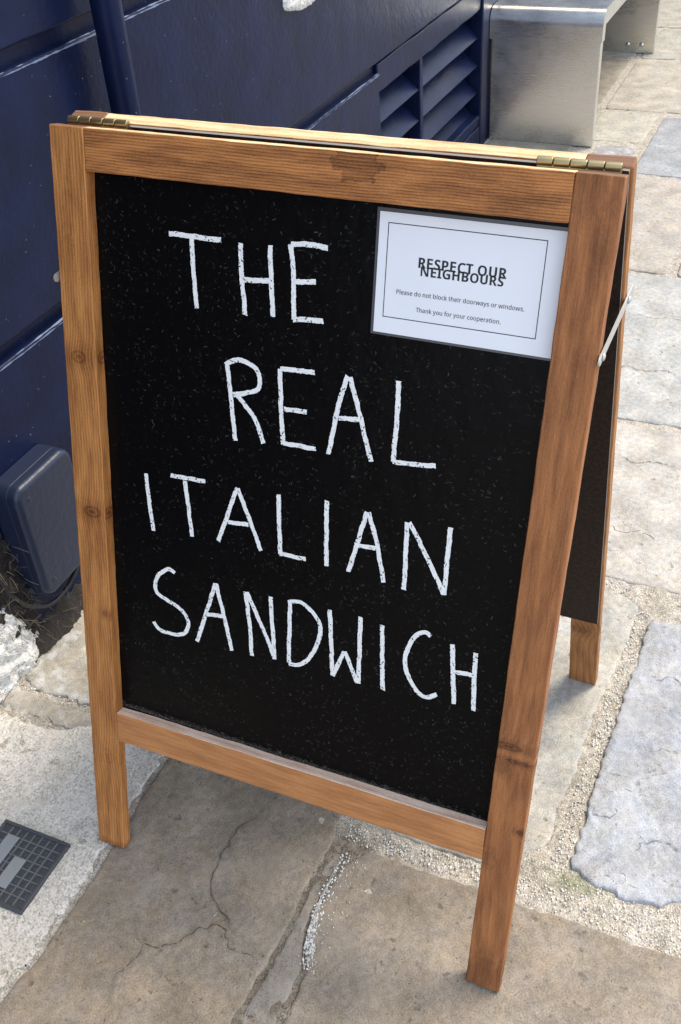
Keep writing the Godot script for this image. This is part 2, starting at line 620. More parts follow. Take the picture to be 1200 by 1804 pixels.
func make_grit():
	var w := 1024
	var cell := field(131, 0.11, 1, w, w, FastNoiseLite.TYPE_CELLULAR, FastNoiseLite.RETURN_CELL_VALUE)
	var dist := field(131, 0.11, 1, w, w, FastNoiseLite.TYPE_CELLULAR, FastNoiseLite.RETURN_DISTANCE)
	var big := field(132, 0.012, 3, w, w)
	var fine := field(133, 0.35, 2, w, w)
	var mid := field(134, 0.06, 3, w, w)
	var data := PackedByteArray()
	data.resize(w * w * 3)
	var con := PackedByteArray()
	con.resize(w * w * 3)
	var hg := PackedByteArray()
	hg.resize(w * w)
	for k in w * w:
		var c := cell[k] / 255.0
		var d := dist[k] / 255.0
		var b := big[k] / 255.0 - 0.5
		var f := fine[k] / 255.0 - 0.5
		var q := mid[k] / 255.0 - 0.5
		# mortar: sand with pale grains
		var t := 0.82 + 0.20 * b + 0.22 * f + 0.16 * q
		if c > 0.70:
			t += (c - 0.70) * 0.9 * (1.0 - d)
		elif c < 0.16:
			t -= 0.11
		t -= 0.09 * d
		data[k * 3] = int(clampf(t * 1.0, 0.0, 1.0) * 255.0)
		data[k * 3 + 1] = int(clampf(t * 0.97, 0.0, 1.0) * 255.0)
		data[k * 3 + 2] = int(clampf(t * 0.925, 0.0, 1.0) * 255.0)
		# concrete: salt and pepper
		var s := 0.90 + 0.14 * b + 0.72 * f + 0.14 * q
		if c < 0.20:
			s -= 0.13
		elif c > 0.82:
			s += 0.10
		con[k * 3] = int(clampf(s, 0.0, 1.0) * 255.0)
		con[k * 3 + 1] = int(clampf(s * 0.975, 0.0, 1.0) * 255.0)
		con[k * 3 + 2] = int(clampf(s * 0.94, 0.0, 1.0) * 255.0)
		hg[k] = int(clampf(0.55 - 0.5 * d + 0.3 * c + 0.35 * b + 0.3 * f, 0.0, 1.0) * 255.0)
	var bump := tex_l(hg, w, w)
	mats.mortar = mat(lin(0.76, 0.735, 0.70), 0.9, 0.0, 0.3)
	mats.mortar.albedo_texture = tex_rgb(data, w, w)
	mats.mortar.vertex_color_use_as_albedo = true
	mats.mortar.uv1_scale = Vector3(4.2, 4.2, 1.0)
	relief(mats.mortar, bump, 0.2)
	mats.concrete = mat(lin(0.80, 0.765, 0.715), 0.9, 0.0, 0.3)
	mats.concrete.albedo_texture = tex_rgb(con, w, w)
	mats.concrete.vertex_color_use_as_albedo = true
	mats.concrete.uv1_scale = Vector3(3.6, 3.6, 1.0)
	relief(mats.concrete, bump, 0.12)

const LETTERS := [
	["T", [-0.1695, 0.8974, -0.1367, 0.8974, -0.1046, 0.8974], [-0.141, 0.8951, -0.14, 0.8692, -0.1358, 0.8199]],
	["H", [-0.0813, 0.897, -0.0798, 0.8662, -0.0753, 0.8208], [-0.0457, 0.8987, -0.0443, 0.8605, -0.0415, 0.8237], [-0.079, 0.8591, -0.0463, 0.8614]],
	["E", [-0.0221, 0.9025, -0.0186, 0.8738, -0.0165, 0.8242], [-0.0221, 0.9025, -0.0027, 0.9042, 0.0198, 0.9033], [-0.0163, 0.864, 0.0078, 0.8671], [-0.0172, 0.8241, -0.0019, 0.8263, 0.0179, 0.8279]],
	["R", [-0.0979, 0.7631, -0.0936, 0.7294, -0.0869, 0.6731], [-0.0994, 0.7616, -0.0871, 0.7687, -0.0743, 0.7689, -0.0607, 0.762, -0.0563, 0.7503, -0.0597, 0.7392, -0.074, 0.7328, -0.0899, 0.728], [-0.0856, 0.7281, -0.0739, 0.7181, -0.06, 0.701, -0.0509, 0.6767]],
	["E", [-0.0314, 0.7674, -0.0298, 0.7286, -0.0258, 0.6802], [-0.0314, 0.768, -0.0149, 0.7688, 0.0102, 0.7704], [-0.0254, 0.7227, 0.0024, 0.7238], [-0.0259, 0.6823, 0.015, 0.6829]],
	["A", [0.0487, 0.773, 0.0388, 0.7337, 0.0304, 0.6798], [0.0514, 0.7722, 0.064, 0.7357, 0.0812, 0.6814], [0.0406, 0.7243, 0.0658, 0.727]],
	["L", [0.1065, 0.777, 0.1075, 0.7296, 0.1067, 0.6859], [0.1061, 0.6865, 0.1287, 0.6885, 0.1547, 0.6912]],
	["I", [-0.2104, 0.6062, -0.2084, 0.5756, -0.2027, 0.5302]],
	["T", [-0.1755, 0.6113, -0.1274, 0.6134], [-0.1557, 0.6081, -0.1468, 0.5357]],
	["A", [-0.0845, 0.6145, -0.1101, 0.5383], [-0.0837, 0.614, -0.0676, 0.5772, -0.0519, 0.5396], [-0.0967, 0.5674, -0.069, 0.5701]],
	["L", [-0.0301, 0.6177, -0.0285, 0.5789, -0.0262, 0.5414], [-0.0269, 0.5419, 0.0073, 0.5429]],
	["I", [0.0308, 0.6234, 0.0337, 0.5406]],
	["A", [0.0803, 0.6205, 0.0618, 0.5404], [0.0823, 0.6209, 0.095, 0.583, 0.1057, 0.5377], [0.0676, 0.577, 0.0933, 0.5782]],
	["N", [0.1283, 0.619, 0.1308, 0.5348], [0.1309, 0.6196, 0.1522, 0.5864, 0.1775, 0.5415], [0.1776, 0.6244, 0.1782, 0.5409]],
	["S", [-0.1731, 0.4783, -0.1822, 0.4813, -0.1951, 0.4718, -0.2029, 0.4554, -0.2004, 0.4415, -0.1857, 0.435, -0.1668, 0.4276, -0.1553, 0.414, -0.1569, 0.3987, -0.1678, 0.3892, -0.185, 0.3863, -0.2001, 0.3885, -0.2076, 0.3971]],
	["A", [-0.1145, 0.4787, -0.1423, 0.3859], [-0.1136, 0.4789, -0.1025, 0.4351, -0.0911, 0.3874], [-0.1271, 0.4303, -0.1045, 0.4346]],
	["N", [-0.0726, 0.4778, -0.0663, 0.4331, -0.0626, 0.3884], [-0.0706, 0.4783, -0.0464, 0.4306, -0.0307, 0.3938], [-0.0375, 0.4805, -0.0307, 0.393]],
	["D", [-0.0118, 0.4823, -0.0109, 0.3936], [-0.0118, 0.4811, 0.0025, 0.4835, 0.0179, 0.4748, 0.029, 0.4602, 0.0287, 0.4402, 0.0201, 0.4154, 0.0054, 0.3965, -0.0109, 0.3923]],
	["W", [0.0406, 0.4838, 0.0485, 0.3933], [0.0485, 0.3933, 0.0627, 0.4322], [0.0627, 0.4322, 0.0816, 0.3934], [0.0806, 0.4853, 0.0827, 0.3929]],
	["I", [0.1077, 0.4818, 0.114, 0.3935]],
	["C", [0.1672, 0.4837, 0.1607, 0.4871, 0.1493, 0.4793, 0.1406, 0.4574, 0.1396, 0.4376, 0.1472, 0.4182, 0.159, 0.4039, 0.1699, 0.401, 0.1815, 0.4084]],
	["H", [0.1933, 0.4808, 0.203, 0.4022], [0.2211, 0.4777, 0.2237, 0.4404, 0.2265, 0.4005], [0.1974, 0.446, 0.2229, 0.4478]],
]

# ------------------------------------------------------------------ ground

const LEDGES_BROWN := [
	[[-0.103, 0.134, -0.123, 0.166, -0.123, 0.227, -0.117, 0.264, -0.088, 0.29, -0.058, 0.305], 0.0013, 0.035],
	[[-0.17, 0.43, -0.156, 0.394, -0.154, 0.375, -0.123, 0.363, -0.097, 0.325, -0.068, 0.315, -0.043, 0.335, -0.004, 0.333], -0.0018, 0.04],
]
const LEDGES_SLATE := [
	[[0.353, -0.098, 0.369, -0.103, 0.382, -0.092, 0.393, -0.1, 0.414, -0.103, 0.426, -0.115, 0.439, -0.128], -0.0024, 0.03],
	[[0.351, 0.013, 0.361, 0.02, 0.375, 0.028, 0.388, 0.031, 0.397, 0.02], -0.0018, 0.02],
	[[0.38, 0.044, 0.405, 0.047, 0.409, 0.038, 0.419, 0.038, 0.425, 0.05, 0.441, 0.05], -0.0018, 0.02],
	[[0.433, -0.004, 0.433, -0.022, 0.442, -0.029, 0.465, -0.034, 0.488, -0.03], 0.0020, 0.03],
	[[0.365, -0.294, 0.387, -0.286, 0.406, -0.277, 0.426, -0.279, 0.447, -0.271, 0.49, -0.25], -0.0018, 0.03],
	[[0.358, -0.131, 0.376, -0.126, 0.393, -0.127, 0.411, -0.131, 0.45, -0.16], -0.0014, 0.025],
	[[0.40, -0.418, 0.417, -0.415, 0.427, -0.412, 0.45, -0.42], -0.0018, 0.02],
	[[0.358, -0.056, 0.359, -0.042, 0.375, -0.044, 0.388, -0.052, 0.389, -0.065], 0.0012, 0.012],
	[[0.40, -0.20, 0.42, -0.19, 0.44, -0.20, 0.46, -0.19, 0.49, -0.2], -0.0014, 0.02],
	[[0.40, -0.34, 0.43, -0.35, 0.45, -0.33, 0.48, -0.34], 0.0014, 0.02],
]

func ledge_height(p: Vector2, ledges: Array) -> float:
	var h := 0.0
	for l in ledges:
		var pts: PackedVector2Array = l[0]
		var best := 1e9
		var side := 1.0
		for k in pts.size() - 1:
			var a := pts[k]
			var ab := pts[k + 1] - a
			var t := clampf((p - a).dot(ab) / ab.length_squared(), 0.0, 1.0)
			var q := a + ab * t
			var d := p.distance_squared_to(q)
			if d < best:
				best = d
				side = 1.0 if ab.cross(p - a) > 0.0 else -1.0
		var w: float = l[2]
		if best < w * w * 16.0 and side > 0.0:
			h -= l[1] * exp(-sqrt(best) / w)
	return h

# One flagstone: four edges (left to right, or front to back), filled in between, its rim rounded off.
func flagstone(d: Dictionary, parent: Node, called := "flagstone", m = null) -> MeshInstance3D:
	var T := pairs(d.t)
	var R := pairs(d.r)
	var B := pairs(d.b)
	var L := pairs(d.l)
	var step: float = d.get("step", 0.006)
	var top: float = d.get("top", 0.0)
	var amp: float = d.get("amp", 0.0013)
	var jit: float = d.get("jit", 0.0018)
	var rim: float = d.get("rim", 0.0035)
	var base_col: Color = d.c
	var ledges := []
	for l in d.get("ledges", []):
		var smooth := smooth_line(pairs(l[0]), 0.008)
		var n2 := noise(150, 60.0, 2)
		for k in smooth.size():
			smooth[k] += Vector2(n2.get_noise_2dv(smooth[k]), n2.get_noise_2d(smooth[k].x + 3.0, smooth[k].y)) * 0.006
		ledges.append([smooth, l[1], l[2]])
	var lu := maxf(T[0].distance_to(T[-1]), B[0].distance_to(B[-1]))
	var lv := maxf(L[0].distance_to(L[-1]), R[0].distance_to(R[-1]))
	var us := stops(lu, step)
	var vs := stops(lv, step)
	var nu := us.size()
	var nv := vs.size()
	var tp := PackedVector2Array()
	var bp := PackedVector2Array()
	var lp := PackedVector2Array()
	var rp := PackedVector2Array()
	for u in us:
		tp.append(line_at(T, u))
		bp.append(line_at(B, u))
	for v in vs:
		lp.append(line_at(L, v))
		rp.append(line_at(R, v))
	var sd: int = hash(str(T[0])) % 1000
	var jn := noise(160, 38.0, 3)
	var hn := noise(161, 7.0, 4)
	var cn := noise(162, 9.0, 4)
	var off := Vector2(sd * 0.377, sd * 0.613)
	var V := PackedVector3Array()
	var U := PackedVector2Array()
	var C := PackedColorArray()
	var c00 := T[0]
	var c10 := T[-1]
	var c01 := B[0]
	var c11 := B[-1]
	var rot := 0.3 * (sd % 7)
	var lime: float = d.get("lime", 0.0)
	for j in nv:
		var v := vs[j]
		for i in nu:
			var u := us[i]
			var p := tp[i] * (1.0 - v) + bp[i] * v + lp[j] * (1.0 - u) + rp[j] * u - (c00 * (1.0 - u) * (1.0 - v) + c10 * u * (1.0 - v) + c01 * (1.0 - u) * v + c11 * u * v)
			var du := minf(u, 1.0 - u) * lu
			var dv := minf(v, 1.0 - v) * lv
			var e := minf(du, dv)
			# broken, slightly rounded outline
			var fall := clampf(1.0 - e / 0.03, 0.0, 1.0)
			if fall > 0.0:
				p += Vector2(jn.get_noise_2d(p.x, p.y), jn.get_noise_2d(p.x + 7.0, p.y)) * jit * fall * 2.0
				var dc := Vector2(du, dv).length()
				if dc < 0.05:
					var into := ((c00 + c11 + c10 + c01) * 0.25 - p).normalized()
					p += into * 0.007 * exp(-dc / 0.009)
			var y := top + hn.get_noise_2d(p.x + off.x, p.y + off.y) * amp * 1.6 + jn.get_noise_2d(p.x * 1.7 + 20.0, p.y * 1.7) * amp * 0.35
			if ledges.size() > 0:
				y += ledge_height(p, ledges)
			if e < 0.0065:
				var k := 1.0 - e / 0.0065
				y -= rim * (1.0 - sqrt(maxf(0.0, 1.0 - k * k)))
			V.append(Vector3(p.x, y, p.y))
			var q := p.rotated(rot) + off
			U.append(q)
			var t := 1.0 + 0.26 * cn.get_noise_2d(p.x + off.x, p.y + off.y)
			var h2 := 0.035 * cn.get_noise_2d(p.x * 0.7 + off.x + 30.0, p.y * 0.7 + off.y)
			var col := Color(base_col.r * t * (1.0 + h2), base_col.g * t, base_col.b * t * (1.0 - h2))
			if lime > 0.0:
				var w := clampf((cn.get_noise_2d(p.x * 2.2 + 5.0, p.y * 2.2) + lime - 0.45) * 6.0, 0.0, 1.0)
				col = col.lerp(Color(0.66, 0.65, 0.62), w * (0.6 + 0.4 * absf(jn.get_noise_2d(p.x * 3.0, p.y * 3.0))))
			C.append(col)
	var idx := grid_idx(nu, nv)
	# the sides
	var ring := PackedInt32Array()
	for i in nu:
		ring.append(i)
	for j in range(1, nv):
		ring.append(j * nu + nu - 1)
	for i in range(nu - 2, -1, -1):
		ring.append((nv - 1) * nu + i)
	for j in range(nv - 2, -1, -1):
		ring.append(j * nu)
	var b0 := V.size()
	for r in ring:
		V.append(Vector3(V[r].x, -0.035, V[r].z))
		U.append(U[r] + Vector2(0.01, 0.02))
		C.append(C[r])
	for k in ring.size() - 1:
		idx.append_array([ring[k], b0 + k + 1, ring[k + 1], ring[k], b0 + k, b0 + k + 1])
	var o := obj(called, from_arrays(V, U, idx, C), m if m != null else mats.stone, parent)
	for l in ledges:
		crack(l[0], top, amp, off, ledges, o)
	return o

# the open dirty line along the lip of a flaked layer
func crack(path: PackedVector2Array, top: float, amp: float, off: Vector2, ledges: Array, parent: Node):
	var hn := noise(161, 7.0, 4)
	var wn := noise(163, 90.0, 2)
	var V := PackedVector3Array()
	var I := PackedInt32Array()
	var p := smooth_line(path, 0.003)
	var n := p.size()
	for i in n:
		var dir := (p[mini(i + 1, n - 1)] - p[maxi(i - 1, 0)]).normalized()
		var side := Vector2(-dir.y, dir.x)
		var t := float(i) / (n - 1)
		var w := 0.00055 * (0.2 + 1.2 * clampf(wn.get_noise_2d(p[i].x, p[i].y) + 0.55, 0.0, 1.2)) * smoothstep(0.0, 0.08, t) * smoothstep(1.0, 0.92, t) + 0.0001
		for s in [1.0, -1.0]:
			var q: Vector2 = p[i] + side * w * s
			var y := top + hn.get_noise_2d(p[i].x + off.x, p[i].y + off.y) * amp * 1.6 + 0.0011
			V.append(Vector3(q.x, y, q.y))
	for i in n - 1:
		var q := i * 2
		I.append_array([q, q + 1, q + 3, q, q + 3, q + 2])
	obj("crack", from_arrays(V, PackedVector2Array(), I), mats.crack_slate if top > 0.001 else mats.crack, parent)

func stops(len_: float, step: float) -> PackedFloat32Array:
	var a := PackedFloat32Array([0.0, 0.0012, 0.0032, 0.0065])
	var n := maxi(1, int(ceil((len_ - 0.013) / step)))
	for k in range(1, n):
		a.append(0.0065 + (len_ - 0.013) * k / n)
	a.append_array([len_ - 0.0065, len_ - 0.0032, len_ - 0.0012, len_])
	for k in a.size():
		a[k] /= len_
	return a

func slab(x0: float, x1: float, z0: float, z1: float, c: Color, extra := {}) -> Dictionary:
	var n := noise(170, 1.3, 1)
	var A := nudged(n, x0, z0)
	var B := nudged(n, x1, z0)
	var C := nudged(n, x1, z1)
	var D := nudged(n, x0, z1)
	var d := {"c": c, "t": A + B, "r": B + C, "b": D + C, "l": A + D, "step": 0.012}
	d.merge(extra, true)
	return d

func nudged(n: FastNoiseLite, x: float, z: float) -> Array:
	return [x + 0.012 * n.get_noise_2d(x * 3.0, z * 3.0), z + 0.012 * n.get_noise_2d(x * 3.0 + 50.0, z * 3.0)]

func build_ground():
	var sheet := PlaneMesh.new()
	sheet.size = Vector2(60, 60)
	var gm := mat(lin(0.34, 0.31, 0.27), 0.9)
	var g := obj("ground", sheet, gm, self)
	g.position.y = -0.03
	g.set_meta("kind", "structure")

	var pave := Node3D.new()
	pave.name = "pavement"
	add_child(pave, true)
	pave.set_meta("kind", "structure")
	var list := [
		# grey slate slab right of the sign
		{"c": Color(0.45, 0.455, 0.47), "t": [0.362, -0.482, 0.62, -0.485, 0.93, -0.47],
			"r": [0.93, -0.47, 0.94, -0.2, 0.93, 0.06],
			"b": [0.345, 0.049, 0.38, 0.065, 0.404, 0.066, 0.429, 0.072, 0.473, 0.063, 0.5, 0.047, 0.66, 0.055, 0.93, 0.06],
			"l": [0.362, -0.482, 0.358, -0.324, 0.351, -0.183, 0.348, -0.107, 0.349, -0.007, 0.345, 0.049],
			"ledges": LEDGES_SLATE, "top": 0.003, "rim": 0.0045, "step": 0.0042, "amp": 0.0028, "jit": 0.0028},
		# the stone the back leg stands on
		{"c": Color(0.50, 0.47, 0.41), "t": [0.03, -0.53, 0.282, -0.531, 0.339, -0.517],
			"r": [0.339, -0.517, 0.338, -0.414, 0.328, -0.313, 0.319, -0.245, 0.318, -0.171, 0.317, -0.101, 0.309, -0.043, 0.314, 0.024],
			"b": [0.03, 0.09, 0.072, 0.089, 0.225, 0.088, 0.28, 0.053, 0.314, 0.024],
			"l": [0.03, -0.53, 0.028, -0.2, 0.03, 0.09], "step": 0.006},
		# the stone under the right front foot
		{"c": Color(0.325, 0.27, 0.21), "t": [0.066, 0.13, 0.176, 0.132, 0.233, 0.126, 0.287, 0.131, 0.368, 0.127, 0.447, 0.13, 0.513, 0.127, 0.86, 0.13],
			"r": [0.86, 0.13, 0.87, 0.5, 0.86, 0.83],
			"b": [0.06, 0.84, 0.4, 0.85, 0.86, 0.83],
			"l": [0.066, 0.13, 0.046, 0.171, 0.041, 0.239, 0.044, 0.273, 0.064, 0.325, 0.065, 0.396, 0.06, 0.84], "step": 0.006},
		# the brown stone in front of the sign
		{"c": Color(0.36, 0.292, 0.218), "t": [-0.285, -0.45, 0.01, -0.455],
			"r": [0.01, -0.455, 0.011, 0.09, 0.019, 0.152, 0.012, 0.22, 0.014, 0.291, 0.009, 0.345, 0.003, 0.415, 0, 0.85],
			"b": [-0.33, 0.86, 0, 0.85],
			"l": [-0.285, -0.45, -0.287, -0.1, -0.291, 0.099, -0.292, 0.175, -0.287, 0.211, -0.284, 0.303, -0.282, 0.347, -0.285, 0.406, -0.283, 0.452, -0.29, 0.479, -0.3, 0.6, -0.33, 0.86],
			"ledges": LEDGES_BROWN, "step": 0.005},
		# the narrow strip let in between them
		{"c": Color(0.36, 0.31, 0.255), "t": [0.022, 0.118, 0.058, 0.124], "r": [0.058, 0.124, 0.040, 0.171, 0.034, 0.239, 0.037, 0.273, 0.056, 0.325, 0.057, 0.396, 0.052, 0.84],
			"b": [0.006, 0.84, 0.052, 0.84], "l": [0.022, 0.118, 0.025, 0.152, 0.019, 0.22, 0.020, 0.291, 0.016, 0.345, 0.010, 0.415, 0.006, 0.84], "step": 0.006, "top": -0.0012, "amp": 0.0018},
		# by the foot of the wall
		slab(-0.625, -0.305, -0.46, 0.043, Color(0.44, 0.40, 0.33), {"step": 0.006, "lime": 0.42, "jit": 0.006}),
		slab(-0.63, -0.44, 0.056, 0.098, Color(0.47, 0.42, 0.35), {"step": 0.006, "lime": 0.2, "jit": 0.005}),
		# rows behind the sign
		slab(-0.63, -0.02, -1.085, -0.57, Color(0.42, 0.38, 0.32)),
		slab(0.0, 0.78, -1.085, -0.568, Color(0.56, 0.52, 0.465), {"step": 0.008, "ledges": [[[0.24, -0.72, 0.27, -0.70, 0.30, -0.715, 0.34, -0.70], -0.0016, 0.03], [[0.22, -0.95, 0.25, -0.94, 0.29, -0.955, 0.33, -0.95], 0.0014, 0.03]]}),
		slab(0.80, 1.6, -1.085, -0.568, Color(0.44, 0.41, 0.36), {"step": 0.02}),
		slab(-0.63, -0.16, -1.84, -1.105, Color(0.46, 0.43, 0.37)),
		slab(-0.14, 0.62, -1.835, -1.105, Color(0.52, 0.51, 0.48), {"step": 0.009, "ledges": [[[0.12, -1.60, 0.17, -1.585, 0.21, -1.60, 0.26, -1.59], -0.0018, 0.04], [[0.15, -1.33, 0.2, -1.32, 0.24, -1.335, 0.27, -1.32], 0.0016, 0.04]]}),
		slab(0.645, 1.5, -1.835, -1.105, Color(0.46, 0.43, 0.38), {"step": 0.02}),
		slab(-0.63, 0.165, -2.555, -1.855, Color(0.50, 0.45, 0.39)),
		slab(0.19, 0.95, -2.555, -1.855, Color(0.47, 0.43, 0.37)),
		slab(0.97, 1.6, -2.555, -1.855, Color(0.44, 0.42, 0.38), {"step": 0.03}),
		slab(-0.25, -0.105, -2.83, -2.585, Color(0.42, 0.40, 0.39), {"lime": 0.3}),
		slab(-0.075, 0.62, -3.18, -2.58, Color(0.40, 0.405, 0.41)),
		slab(0.65, 1.4, -3.18, -2.58, Color(0.46, 0.43, 0.38), {"step": 0.03}),
		slab(-0.305, -0.10, -3.195, -2.87, Color(0.53, 0.49, 0.41)),
		slab(-0.63, -0.33, -3.9, -2.60, Color(0.40, 0.35, 0.27)),
		slab(-0.305, 0.32, -3.90, -3.225, Color(0.50, 0.45, 0.37)),
		slab(0.35, 1.2, -3.90, -3.225, Color(0.46, 0.43, 0.37), {"step": 0.03}),
		slab(-0.63, -0.33, -4.43, -3.925, Color(0.46, 0.42, 0.34)),
		slab(-0.30, 0.45, -4.425, -3.935, Color(0.46, 0.43, 0.36)),
		slab(0.48, 1.2, -4.425, -3.935, Color(0.46, 0.43, 0.36), {"step": 0.03}),
		slab(-0.63, -0.02, -5.3, -4.46, Color(0.46, 0.42, 0.35)),
		slab(0.0, 0.8, -5.3, -4.46, Color(0.44, 0.41, 0.35), {"step": 0.03}),
		# to the right of and before the frame
		slab(0.955, 1.6, -0.55, 0.06, Color(0.42, 0.40, 0.36), {"step": 0.02}),
		slab(0.885, 1.6, 0.09, 0.84, Color(0.45, 0.40, 0.33), {"step": 0.02}),
		slab(-0.62, 0.25, 0.875, 1.5, Color(0.40, 0.35, 0.28), {"step": 0.03}),
		slab(0.28, 1.1, 0.865, 1.5, Color(0.44, 0.39, 0.32), {"step": 0.03}),
	]
	for d in list:
		flagstone(d, pave)

	# joints: one sandy bed between the stones
	obj("mortar_bed", mortar(-0.66, 0.97, -0.64, 0.9, 0.006), mats.mortar, pave)
	obj("mortar_bed", mortar(-0.66, 1.3, -5.4, -0.64, 0.02), mats.mortar, pave)
	obj("mortar_bed", mortar(0.97, 1.7, -0.64, 0.9, 0.05), mats.mortar, pave)
	obj("mortar_bed", mortar(-0.66, 1.7, 0.9, 1.6, 0.05), mats.mortar, pave)

	# the patch of concrete round the drain cover
	var patch := flagstone({"c": Color(1, 1, 1), "t": [-0.64, 0.112, -0.50, 0.108, -0.44, 0.075, -0.36, 0.03, -0.302, 0.01],
		"r": [-0.302, 0.01, -0.30, 0.099, -0.301, 0.175, -0.296, 0.211, -0.292, 0.303, -0.290, 0.347, -0.293, 0.406, -0.291, 0.452, -0.297, 0.479, -0.32, 0.52, -0.36, 0.56],
		"b": [-0.64, 0.60, -0.5, 0.60, -0.36, 0.56], "l": [-0.64, 0.112, -0.64, 0.60], "step": 0.007, "jit": 0.006, "top": -0.0005, "amp": 0.0018}, self, "concrete_patch", mats.concrete)
	patch.set_meta("kind", "structure")
	lime_splash(pave)
	loose_grit(pave)

func mortar(x0: float, x1: float, z0: float, z1: float, step: float) -> ArrayMesh:
	var nu := int((x1 - x0) / step) + 1
	var nv := int((z1 - z0) / step) + 1
	var hn := noise(180, 26.0, 3)
	var ln := noise(181, 5.0, 2)
	var V := PackedVector3Array()
	var U := PackedVector2Array()
	var C := PackedColorArray()
	for j in nv:
		for i in nu:
			var x := x0 + (x1 - x0) * i / (nu - 1)
			var z := z0 + (z1 - z0) * j / (nv - 1)
			var y := -0.0035 + 0.0042 * hn.get_noise_2d(x, z) + 0.002 * ln.get_noise_2d(x, z)
			V.append(Vector3(x, y, z))
			U.append(Vector2(x, z))
			var t := 1.0 + 0.3 * ln.get_noise_2d(x * 2.0, z * 2.0 + 9.0)
			var c := Color(t, t * 0.99, t * 0.96)
			# dirty, trodden fill in the joint before the sign
			var fill := smoothstep(0.09, 0.07, x) * smoothstep(-0.03, 0.0, x) * smoothstep(0.10, 0.14, z + 0.03 * ln.get_noise_2d(x * 4.0, z * 4.0))
			c = c.lerp(Color(0.44, 0.40, 0.35), fill * 0.9)
			# moss in the corner by the slate
			var moss := clampf(1.2 - Vector2((x - 0.362) / 0.05, (z - 0.072) / 0.022).length() + 0.9 * hn.get_noise_2d(x * 2.0 + 4.0, z * 2.0), 0.0, 1.0)
			moss = maxf(moss, 0.5 * clampf(hn.get_noise_2d(x * 0.8 + 9.0, z * 0.8) * 3.0 - 1.1, 0.0, 1.0))
			c = c.lerp(Color(0.52, 0.60, 0.42), moss * 0.75)
			C.append(c)
	return from_arrays(V, U, grid_idx(nu, nv), C)

func blob(st: Dictionary, c: Vector3, r: float, h: float, rng: RandomNumberGenerator):
	# a low ragged mound, joined into the arrays of st
	var V: PackedVector3Array = st.v
	var I: PackedInt32Array = st.i
	var b := V.size()
	V.append(c + Vector3(0, h, 0))
	var n := 9
	var ph := rng.randf() * TAU
	for ring in 2:
		for k in n:
			var a := ph + TAU * k / n
			var q := r * (0.55 if ring == 0 else 1.0) * rng.randf_range(0.7, 1.25)
			V.append(c + Vector3(cos(a) * q, h * 0.8 if ring == 0 else -0.001, sin(a) * q))
	for k in n:
		var k2 := (k + 1) % n
		I.append_array([b, b + 1 + k, b + 1 + k2])
		I.append_array([b + 1 + k, b + 1 + n + k, b + 1 + n + k2, b + 1 + k, b + 1 + n + k2, b + 1 + k2])
	st.v = V
	st.i = I

func lime_splash(parent: Node):
	var rng := RandomNumberGenerator.new()
	rng.seed = 31
	var st := {"v": PackedVector3Array(), "i": PackedInt32Array()}
	var path := smooth_line(pairs([0.040, 0.146, 0.037, 0.185, 0.036, 0.223, 0.040, 0.255, 0.047, 0.285, 0.055, 0.31, 0.064, 0.326]), 0.002)
	var n := path.size()
	var wn := noise(230, 240.0, 3)
	for k in 9:
		# ragged streaks lying side by side, thickest towards the end
		var lane := (k - 4) * 0.0013
		var from := rng.randf_range(0.0, 0.55)
		var till := rng.randf_range(0.82, 1.0)
		var V: PackedVector3Array = st.v
		var I: PackedInt32Array = st.i
		var base := V.size()
		var m := 0
		for i in n:
			var t := float(i) / (n - 1)
			if t < from or t > till:
				continue
			var spread := 0.25 + 1.0 * smoothstep(0.35, 0.85, t)
			var w := 0.0011 * clampf(0.35 + 1.6 * wn.get_noise_2d(path[i].y, k * 0.5), 0.02, 1.3) * spread
			var x := path[i].x + 0.004 + lane * spread + 0.0008 * wn.get_noise_2d(path[i].y * 0.3, k * 0.5 + 8.0)
			var y := 0.0011 + 0.0005 * wn.get_noise_2d(path[i].y * 0.5, k * 0.5 + 3.0)
			V.append_array([Vector3(x - w, y - 0.0009, path[i].y), Vector3(x, y + 0.0002, path[i].y), Vector3(x + w, y - 0.0009, path[i].y)])
			m += 1
		for i in m - 1:
			for c in 2:
				var q := base + i * 3 + c
				I.append_array([q, q + 1, q + 4, q, q + 4, q + 3])
		st.v = V
		st.i = I
	for k in 120:
		var t := rng.randf()
		var p := path[int(t * (n - 1))]
		blob(st, Vector3(p.x + 0.004 + rng.randf_range(-0.006, 0.009), 0.0009, p.y), rng.randf_range(0.0005, 0.0019), 0.0003, rng)
	for k in 90:
		blob(st, Vector3(0.055 + rng.randf_range(-0.012, 0.03), 0.0009, rng.randf_range(0.15, 0.33)), rng.randf_range(0.0004, 0.0012), 0.0004, rng)
	var o := obj("lime_smear", from_arrays(st.v, PackedVector2Array(), st.i), mats.lime, parent)
	o.set_meta("kind", "stuff")

